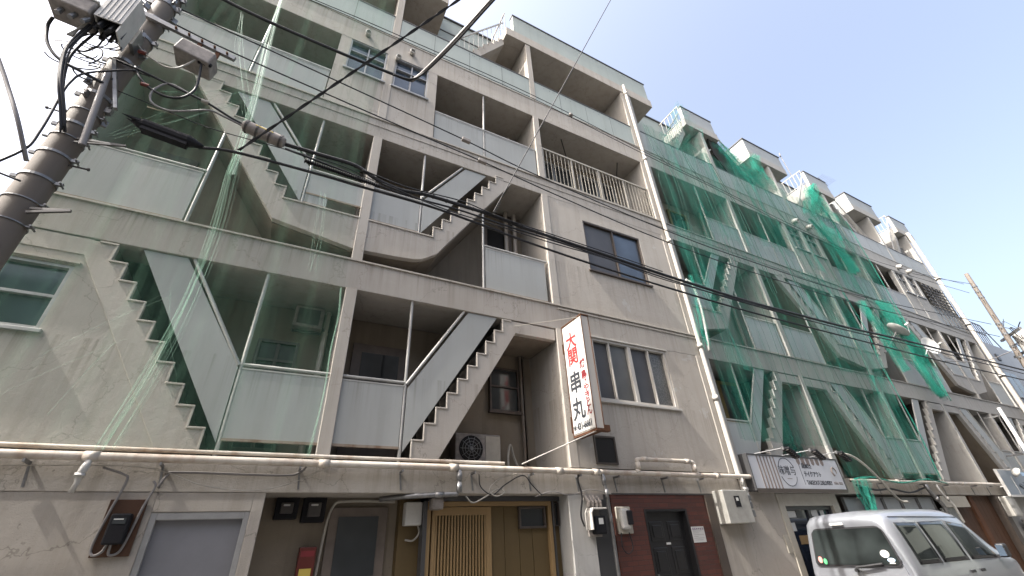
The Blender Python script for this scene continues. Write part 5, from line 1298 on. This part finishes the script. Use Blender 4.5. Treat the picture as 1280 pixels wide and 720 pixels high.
t = thing('junction_box', 'dark pole box among tangled wires on the far pole', 'junction box', (26.9, 4.7, 6.8)); MB().box(26.7, 27.3, 4.45, 4.8, 6.6, 7.1).build('case', 'dark_metal', t, .02); MB().box(27.4, 27.9, 4.4, 4.75, 6.2, 6.75).build('side_case', 'white_box', t, .02)
m = MB()
for k in range(22):
    p = V((26.4+R.random()*1.4, 4.5+R.uniform(-.3, .3), 6.0+R.random()*2.6)); pts = [p]
    for j in range(4): pts.append(pts[-1]+V((R.uniform(-.5, .5), R.uniform(-.2, .2), R.uniform(-.5, .4))))
    m.tube(spline(pts, 5), R.uniform(.008, .02), 5)
tag(m.build('cable_bundle', 'black_cable'), 'tangle of black wires around the far pole', 'cable bundle')
cable('long line rising to the right from the far pole', [(26.7, 4.9, 7.9), (30, 4.4, 8.9), (36, 3.4, 11)], .018)
cable('grey line from the far downpipe to the far pole', [(22, 5.9, 6.9), (24.5, 5.5, 7.1), (26.7, 4.9, 7.7)], .018, 'grey_cable')
cable('thin line from the roof of the grey flats to the far pole top', [(24.6, 5.95, 11.6), (26, 5.4, 11.3), (27.45, 4.95, 11.15)], .010)
# loose wires below the long pipe
for k, (lb, pts, mt) in enumerate((
 ('pale looped wire hanging below the long pipe over the lattice door', [(3.2, 5.93, 2.5), (2.9, 5.92, 2.42), (2.75, 5.92, 2.28), (2.85, 5.91, 2.20), (2.98, 5.92, 2.25), (2.9, 5.93, 2.3), (2.7, 5.92, 2.2), (2.5, 5.9, 2.12), (2.4, 5.92, 2.2)], 'pale_cable'),
 ('dark looped wire hanging below the long pipe right of the pale one', [(2.6, 5.93, 2.48), (2.62, 5.92, 2.32), (2.8, 5.92, 2.22), (3.0, 5.92, 2.35), (3.3, 5.93, 2.48), (3.45, 5.93, 2.35), (3.6, 5.93, 2.22)], 'black_cable'),
 ('thin pale wire sagging below the long pipe over the grey door', [(-2.4, 5.95, 2.45), (-1.2, 5.95, 2.47), (-.6, 5.95, 2.30), (-.1, 5.95, 2.26), (.3, 5.95, 2.36), (.6, 5.94, 2.52)], 'pale_cable'),
 ('grey conduit along the beam left of the recess', [(-1.0, 5.97, 2.28), (-.95, 5.97, 2.40), (-.85, 5.97, 2.43), (.1, 5.97, 2.42), (.3, 5.97, 2.45), (.38, 5.95, 2.54)], 'grey_cable'),
 ('black chain-like cable hanging beside the pier', [(4.28, 5.9, 2.55), (4.26, 5.9, 2.4), (4.3, 5.9, 2.2), (4.24, 5.9, 1.95), (4.28, 5.9, 1.8)], 'black_cable'),
 ('dark bundle of wires under the beam of the grey block', [(12.1, 5.9, 2.45), (12.8, 5.88, 2.35), (13.6, 5.9, 2.38), (14.4, 5.88, 2.3), (15.3, 5.9, 2.42)], 'black_cable'),
 ('brown wire sagging over the beam right of the lattice door', [(3.5, 5.95, 2.2), (3.8, 5.94, 2.27), (4.1, 5.93, 2.22), (4.5, 5.94, 2.3), (4.9, 5.95, 2.24)], 'grey_cable'))):
    cable(lb, pts, [.009, .008, .006, .013, .014, .022, .007][k], mt, name='loose_wire')
m = MB(); m.box(12.25, 12.5, 5.85, 5.97, 1.95, 2.42); tag(m.build('wall_box', 'black_box', bevel=.03), 'black cylinder-like wall box under the netted pipe', 'wall box')
m = MB()
for k in range(4): m.tube([(4.36+.07*k, 5.93, 2.22), (4.40+.07*k, 5.88, 2.12), (4.38+.08*k, 5.9, 2.06)], .03, 7)
m.box(4.36, 4.70, 5.9, 5.98, 2.16, 2.24); tag(m.build('wire_joint', 'weathered_box'), 'tangle of grey pipe joints above the rusty hooded meter', 'wire joint')

# ------------------------------------------------------------------ van
def build_van():
    t = thing('parked_van', 'silver white van parked close to the shop fronts, seen from behind', 'van', (11.2, 4.95, 0))
    yc, hw = 4.95, .80
    # stations: x, roof z, half width at roof edge, belt z, half width at belt, underside z
    st = [(9.165, 1.62, .56, 1.02, .74, .42), (9.13, 1.70, .60, 1.02, .77, .36), (9.18, 1.79, .655, 1.02, .795, .30), (9.30, 1.845, .675, 1.02, .80, .27), (9.8, 1.87, .685, 1.02, .80, .24), (10.6, 1.88, .69, 1.02, .80, .24),
          (11.3, 1.865, .69, 1.02, .80, .24), (11.75, 1.80, .68, 1.02, .80, .24), (12.1, 1.62, .66, 1.01, .80, .24), (12.5, 1.36, .64, 1.0, .80, .26), (12.8, 1.14, .64, .985, .795, .28), (13.05, 1.03, .68, .93, .78, .32), (13.18, .92, .66, .80, .74, .36), (13.22, .70, .60, .62, .66, .42)]
    def sec(q):
        x, zr, wr, zb_, wb, zu = q; h = zr-zb_; s = []
        for f, dz in ((0, 0), (.45, -.008), (.78, -.028), (.92, -.055), (1.0, -.11)): s.append((wr*f, zr+dz*min(1, h/.5)))
        z1 = s[-1][1]
        for k in (.33, .66): s.append((wr+(wb-wr)*k+.012, z1+(zb_-z1)*k))
        s += [(wb, zb_), (wb+.012, zb_-.08), (wb+.005, zb_-.32), (wb-.01, zu+.16), (wb-.07, zu), (0, zu-.02)]
        return s
    m = MB(); rows = []
    for q in st:
        s = sec(q); row = []
        for y, z in s: row.append(m.add([(q[0], yc-y, z)]))
        for y, z in reversed(s[1:-1]): row.append(m.add([(q[0], yc+y, z)]))
        rows.append(row)
    n = len(rows[0])
    for a, c in zip(rows[:-1], rows[1:]):
        for k in range(n): m.face([a[k], c[k], c[(k+1) % n], a[(k+1) % n]])
    m.face(rows[0]); m.face(list(reversed(rows[-1])))
    o = m.build('body', 'van_white', t, smooth=True)
    for md in list(o.modifiers): o.modifiers.remove(md)
    bm = bmesh.new(); bm.from_mesh(o.data); bmesh.ops.recalc_face_normals(bm, faces=bm.faces); bm.to_mesh(o.data); bm.free()
    def side_y(x, z, sgn=-1):
        for a, c in zip(st[3:-1], st[4:]):
            if a[0] <= x <= c[0]:
                f = (x-a[0])/(c[0]-a[0]); zr = a[1]+(c[1]-a[1])*f; wr = a[2]+(c[2]-a[2])*f; wb = a[4]+(c[4]-a[4])*f; zb_ = a[3]+(c[3]-a[3])*f
                z1 = zr-.11*min(1, (zr-zb_)/.5); k = max(0, min(1, (z-zb_)/(z1-zb_))); return yc+sgn*(wb+(wr-wb)*k+.012*math.sin(math.pi*k)+.001)
        return yc+sgn*.8
    def side_patch(name, pts, mat, parent, off=.006, n=10):
        """window outline given as four corners in (x, z), laid on the curved flank"""
        for sgn in (-1, 1):
            mm = MB(); (ax_, az_), (bx_, bz_), (cx_, cz_), (dx_, dz_) = pts; ids = []
            for j in range(n+1):
                r = []
                for i in range(n+1):
                    u, v = i/n, j/n; x = (ax_*(1-u)+bx_*u)*(1-v)+(dx_*(1-u)+cx_*u)*v; z = (az_*(1-u)+bz_*u)*(1-v)+(dz_*(1-u)+cz_*u)*v
                    r.append(mm.add([(x, side_y(x, z, sgn)+sgn*off, z)]))
                ids.append(r)
            for j in range(n):
                for i in range(n): mm.face([ids[j][i], ids[j][i+1], ids[j+1][i+1], ids[j+1][i]][::1 if sgn < 0 else -1])
            oo = mm.build(name, mat, parent)
            sol = oo.modifiers.new('solid', 'SOLIDIFY'); sol.thickness = .012; sol.offset = -1
            oo.data.shade_smooth()
    for nm, a in (('side_window', [(9.42, 1.07), (10.13, 1.06), (10.02, 1.63), (9.36, 1.64)]), ('side_window', [(10.22, 1.06), (11.12, 1.05), (10.98, 1.635), (10.10, 1.635)]), ('front_window', [(11.24, 1.05), (12.35, 1.03), (11.78, 1.55), (11.10, 1.63)])):
        (x0, z0), (x1, z1), (x2, z2), (x3, z3) = a; e = .012
        side_patch('window_seal', [(x0-e, z0-e), (x1+e*1.6, z1-e), (x2+e, z2+e), (x3-e, z3+e)], 'plastic_black', t, .003)
        side_patch(nm, a, 'glass_van', t, .007)
    for x in (10.17, 11.17): side_patch('door_gap', [(x, .45), (x+.008, .45), (x-.11, 1.66), (x-.118, 1.66)], 'plastic_black', t, .002)
    side_patch('door_handle', [(10.92, .86), (11.08, .86), (11.08, .90), (10.92, .90)], 'plastic_black', t, .03); side_patch('door_handle', [(11.30, .86), (11.46, .86), (11.46, .90), (11.30, .90)], 'plastic_black', t, .03)
    side_patch('roof_gutter', [(9.3, 1.735), (11.75, 1.69), (11.75, 1.70), (9.3, 1.745)], 'plastic_black', t, .004)
    # rear glass with rounded corners, sloping with the tailgate
    def rear_x(z): return 9.135 + (max(0, z-1.02))**1.6*.07
    def rear_poly(name, w0, w1, z0, z1, rr, mat, off, yo=0, y1=None):
        P = []
        for sy, sz, a0 in ((1, 1, 0), (-1, 1, 90), (-1, -1, 180), (1, -1, 270)):
            for k in range(6):
                a = math.radians(a0+k*18); zc = (z1-rr) if sz > 0 else (z0+rr); z = zc+rr*math.sin(a); f = (z-z0)/(z1-z0); w = w0+(w1-w0)*f
                P.append((sy*(w-rr)+rr*math.cos(a), z))
        mm = MB(); a_ = mm.add([(rear_x(z)-off, yc+yo-y, z) for y, z in P]); mm.face(list(range(a_, a_+len(P))))
        b_ = mm.add([(rear_x(z)-off+.04, yc+yo-y, z) for y, z in P]); nP = len(P)
        for i in range(nP): mm.face([a_+(i+1) % nP, a_+i, b_+i, b_+(i+1) % nP])
        oo = mm.build(name, mat, t); bm = bmesh.new(); bm.from_mesh(oo.data); bmesh.ops.recalc_face_normals(bm, faces=bm.faces); bm.to_mesh(oo.data); bm.free(); return oo
    rear_poly('rear_panel', .745, .60, .55, 1.735, .10, 'van_white', .008)
    rear_poly('window_seal', .69, .585, 1.045, 1.62, .07, 'plastic_black', .018)
    rear_poly('rear_window', .665, .562, 1.07, 1.595, .06, 'glass_van', .024)
    MB().box(9.105, 9.16, yc-.02, yc+.19, 1.655, 1.69).build('brake_lamp', 'lamp_clear', t, .006)
    m = MB(); m.tube([(9.09, yc-.06, .985), (9.07, yc+.0, 1.03), (9.085, yc-.42, 1.085)], .020, 6); m.lathe((9.12, yc+.02, .99), (-1, 0, 0), [(0, .03), (.05, .025), (.051, 0)], 10); m.build('wiper', 'plastic_black', t)
    for nm, y, z, ry, rz, mt in (('sticker', -.50, 1.22, .065, .055, 'sign_white'), ('sticker', -.56, 1.135, .055, .03, 'sticker_blue'), ('sticker', .57, 1.14, .035, .05, 'sticker_pink'), ('sticker', .49, 1.115, .03, .045, 'sticker_green')):
        mm = MB(); mm.add([(9.098+.0, yc+y+ry*math.cos(a*.3927), z+rz*math.sin(a*.3927)) for a in range(16)]); mm.face(list(range(16))); mm.add([(9.106, yc+y+ry*math.cos(a*.3927), z+rz*math.sin(a*.3927)) for a in range(16)])
        for i in range(16): mm.face([i, (i+1) % 16, 16+(i+1) % 16, 16+i])
        mm.build(nm, mt, t)
    MB().box(9.098, 9.106, yc-.60, yc-.52, 1.085, 1.10).build('sticker', 'sign_white', t)
    for s in (-1, 1): MB().box(9.10, 9.22, yc+s*.70-.055, yc+s*.70+.055, .50, .84).build('tail_lamp', 'lamp_red', t, .02)
    MB().box(9.06, 9.30, yc-.77, yc+.77, .30, .52).build('bumper', 'van_white', t, .04); MB().box(9.10, 9.115, yc-.17, yc+.17, .70, .87).build('number_plate', 'plate_yellow', t, .004)
    MB().box(9.09, 9.12, yc-.24, yc+.24, .78, .82).build('tailgate_handle', 'plastic_black', t, .008)
    for s in (-1, 1):
        m = MB(); m.box(12.16, 12.34, yc+s*.87, yc+s*1.0, 1.02, 1.24); mr = m.build('wing_mirror', 'plastic_black', t, .035); MB().box(12.152, 12.159, yc+s*.885, yc+s*.985, 1.045, 1.215).build('mirror_glass', 'glass_blue', mr)
        MB().bar((12.28, yc+s*.78, 1.03), (12.27, yc+s*.9, 1.05), .05).build('mirror_arm', 'plastic_black', t)
    # windscreen
    m = MB(); P = [(11.86, 1.755, .56), (12.62, 1.27, .62)]; a_ = [V((P[0][0], yc-.57, P[0][1])), V((P[0][0], yc+.57, P[0][1])), V((P[1][0], yc+.6, P[1][1])), V((P[1][0], yc-.6, P[1][1]))]
    nrm = V((.54, 0, .84)); m.quad(*[p+nrm*.012 for p in a_]); m.quad(*[p-nrm*.012 for p in reversed(a_)])
    m.build('windscreen', 'glass_van', t)
    for x in (9.85, 12.35):
        for s in (-1, 1):
            m = MB(); c = (x, yc+s*.80, .29); m.lathe(c, (0, s, 0), [(-.18, .2), (-.17, .27), (-.13, .29), (-.02, .29), (0.012, .27), (.013, .19)], 28); w = m.build('wheel', 'rubber', t, smooth=True); MB().lathe(c, (0, s, 0), [(-.06, .19), (-.01, .18), (-.02, .06), (.008, .05), (.009, 0)], 20).build('rim', 'wheel_steel', w, smooth=True)
    return t
build_van()

# ------------------------------------------------------------------ light, sky, camera
EL = math.radians(52); AZ = V((-1, -.06, 0)).normalized()        # sun high on the left, almost along the street
sd = V((AZ.x*math.cos(EL), AZ.y*math.cos(EL), math.sin(EL)))
ld = bpy.data.lights.new('sun', 'SUN'); ld.energy = 3.2; ld.angle = math.radians(.53); ld.color = (1.0, .955, .89)
lo = bpy.data.objects.new('sun', ld); COL.objects.link(lo); lo.rotation_euler = (-sd).to_track_quat('-Z', 'Y').to_euler(); lo.location = (-20, 0, 30)
w = bpy.data.worlds.new('World'); SC.world = w; w.use_nodes = True; nt = w.node_tree
bg = nt.nodes['Background']; sky = nt.nodes.new('ShaderNodeTexSky'); sky.sky_type = 'NISHITA'; sky.sun_disc = False
sky.sun_elevation = EL; sky.sun_rotation = math.atan2(sd.x, sd.y); sky.air_density = 1.0; sky.dust_density = 8.0; sky.ozone_density = 1.0; sky.altitude = 20
hs = nt.nodes.new('ShaderNodeHueSaturation'); hs.inputs['Saturation'].default_value = .80; hs.inputs['Value'].default_value = .86
nt.links.new(sky.outputs[0], hs.inputs['Color']); nt.links.new(hs.outputs[0], bg.inputs[0]); bg.inputs[1].default_value = .15
cam = bpy.data.cameras.new('camera'); co = bpy.data.objects.new('camera', cam); COL.objects.link(co)
cam.sensor_width = 36; cam.lens = 532.723/1280*36; cam.clip_end = 3000; cam.clip_start = .05
ya, pi_, ro = .505741929, .543780382, -.0523819575
f = V((math.sin(ya)*math.cos(pi_), math.cos(ya)*math.cos(pi_), math.sin(pi_))); r = f.cross(V((0, 0, 1))).normalized(); u = r.cross(f)
r2 = r*math.cos(ro)+u*math.sin(ro); u2 = -r*math.sin(ro)+u*math.cos(ro)
Mx = Matrix((( r2.x, u2.x, -f.x), (r2.y, u2.y, -f.y), (r2.z, u2.z, -f.z))).to_4x4(); Mx.translation = V((0, 0, 1.6)); co.matrix_world = Mx
SC.camera = co
SC.view_settings.view_transform = 'Standard'; SC.view_settings.look = 'None'; SC.view_settings.exposure = 1.9; SC.view_settings.gamma = 1.0
SC.render.engine = 'CYCLES'; SC.cycles.max_bounces = 8; SC.cycles.transparent_max_bounces = 16; SC.cycles.diffuse_bounces = 4; SC.cycles.use_denoising = True
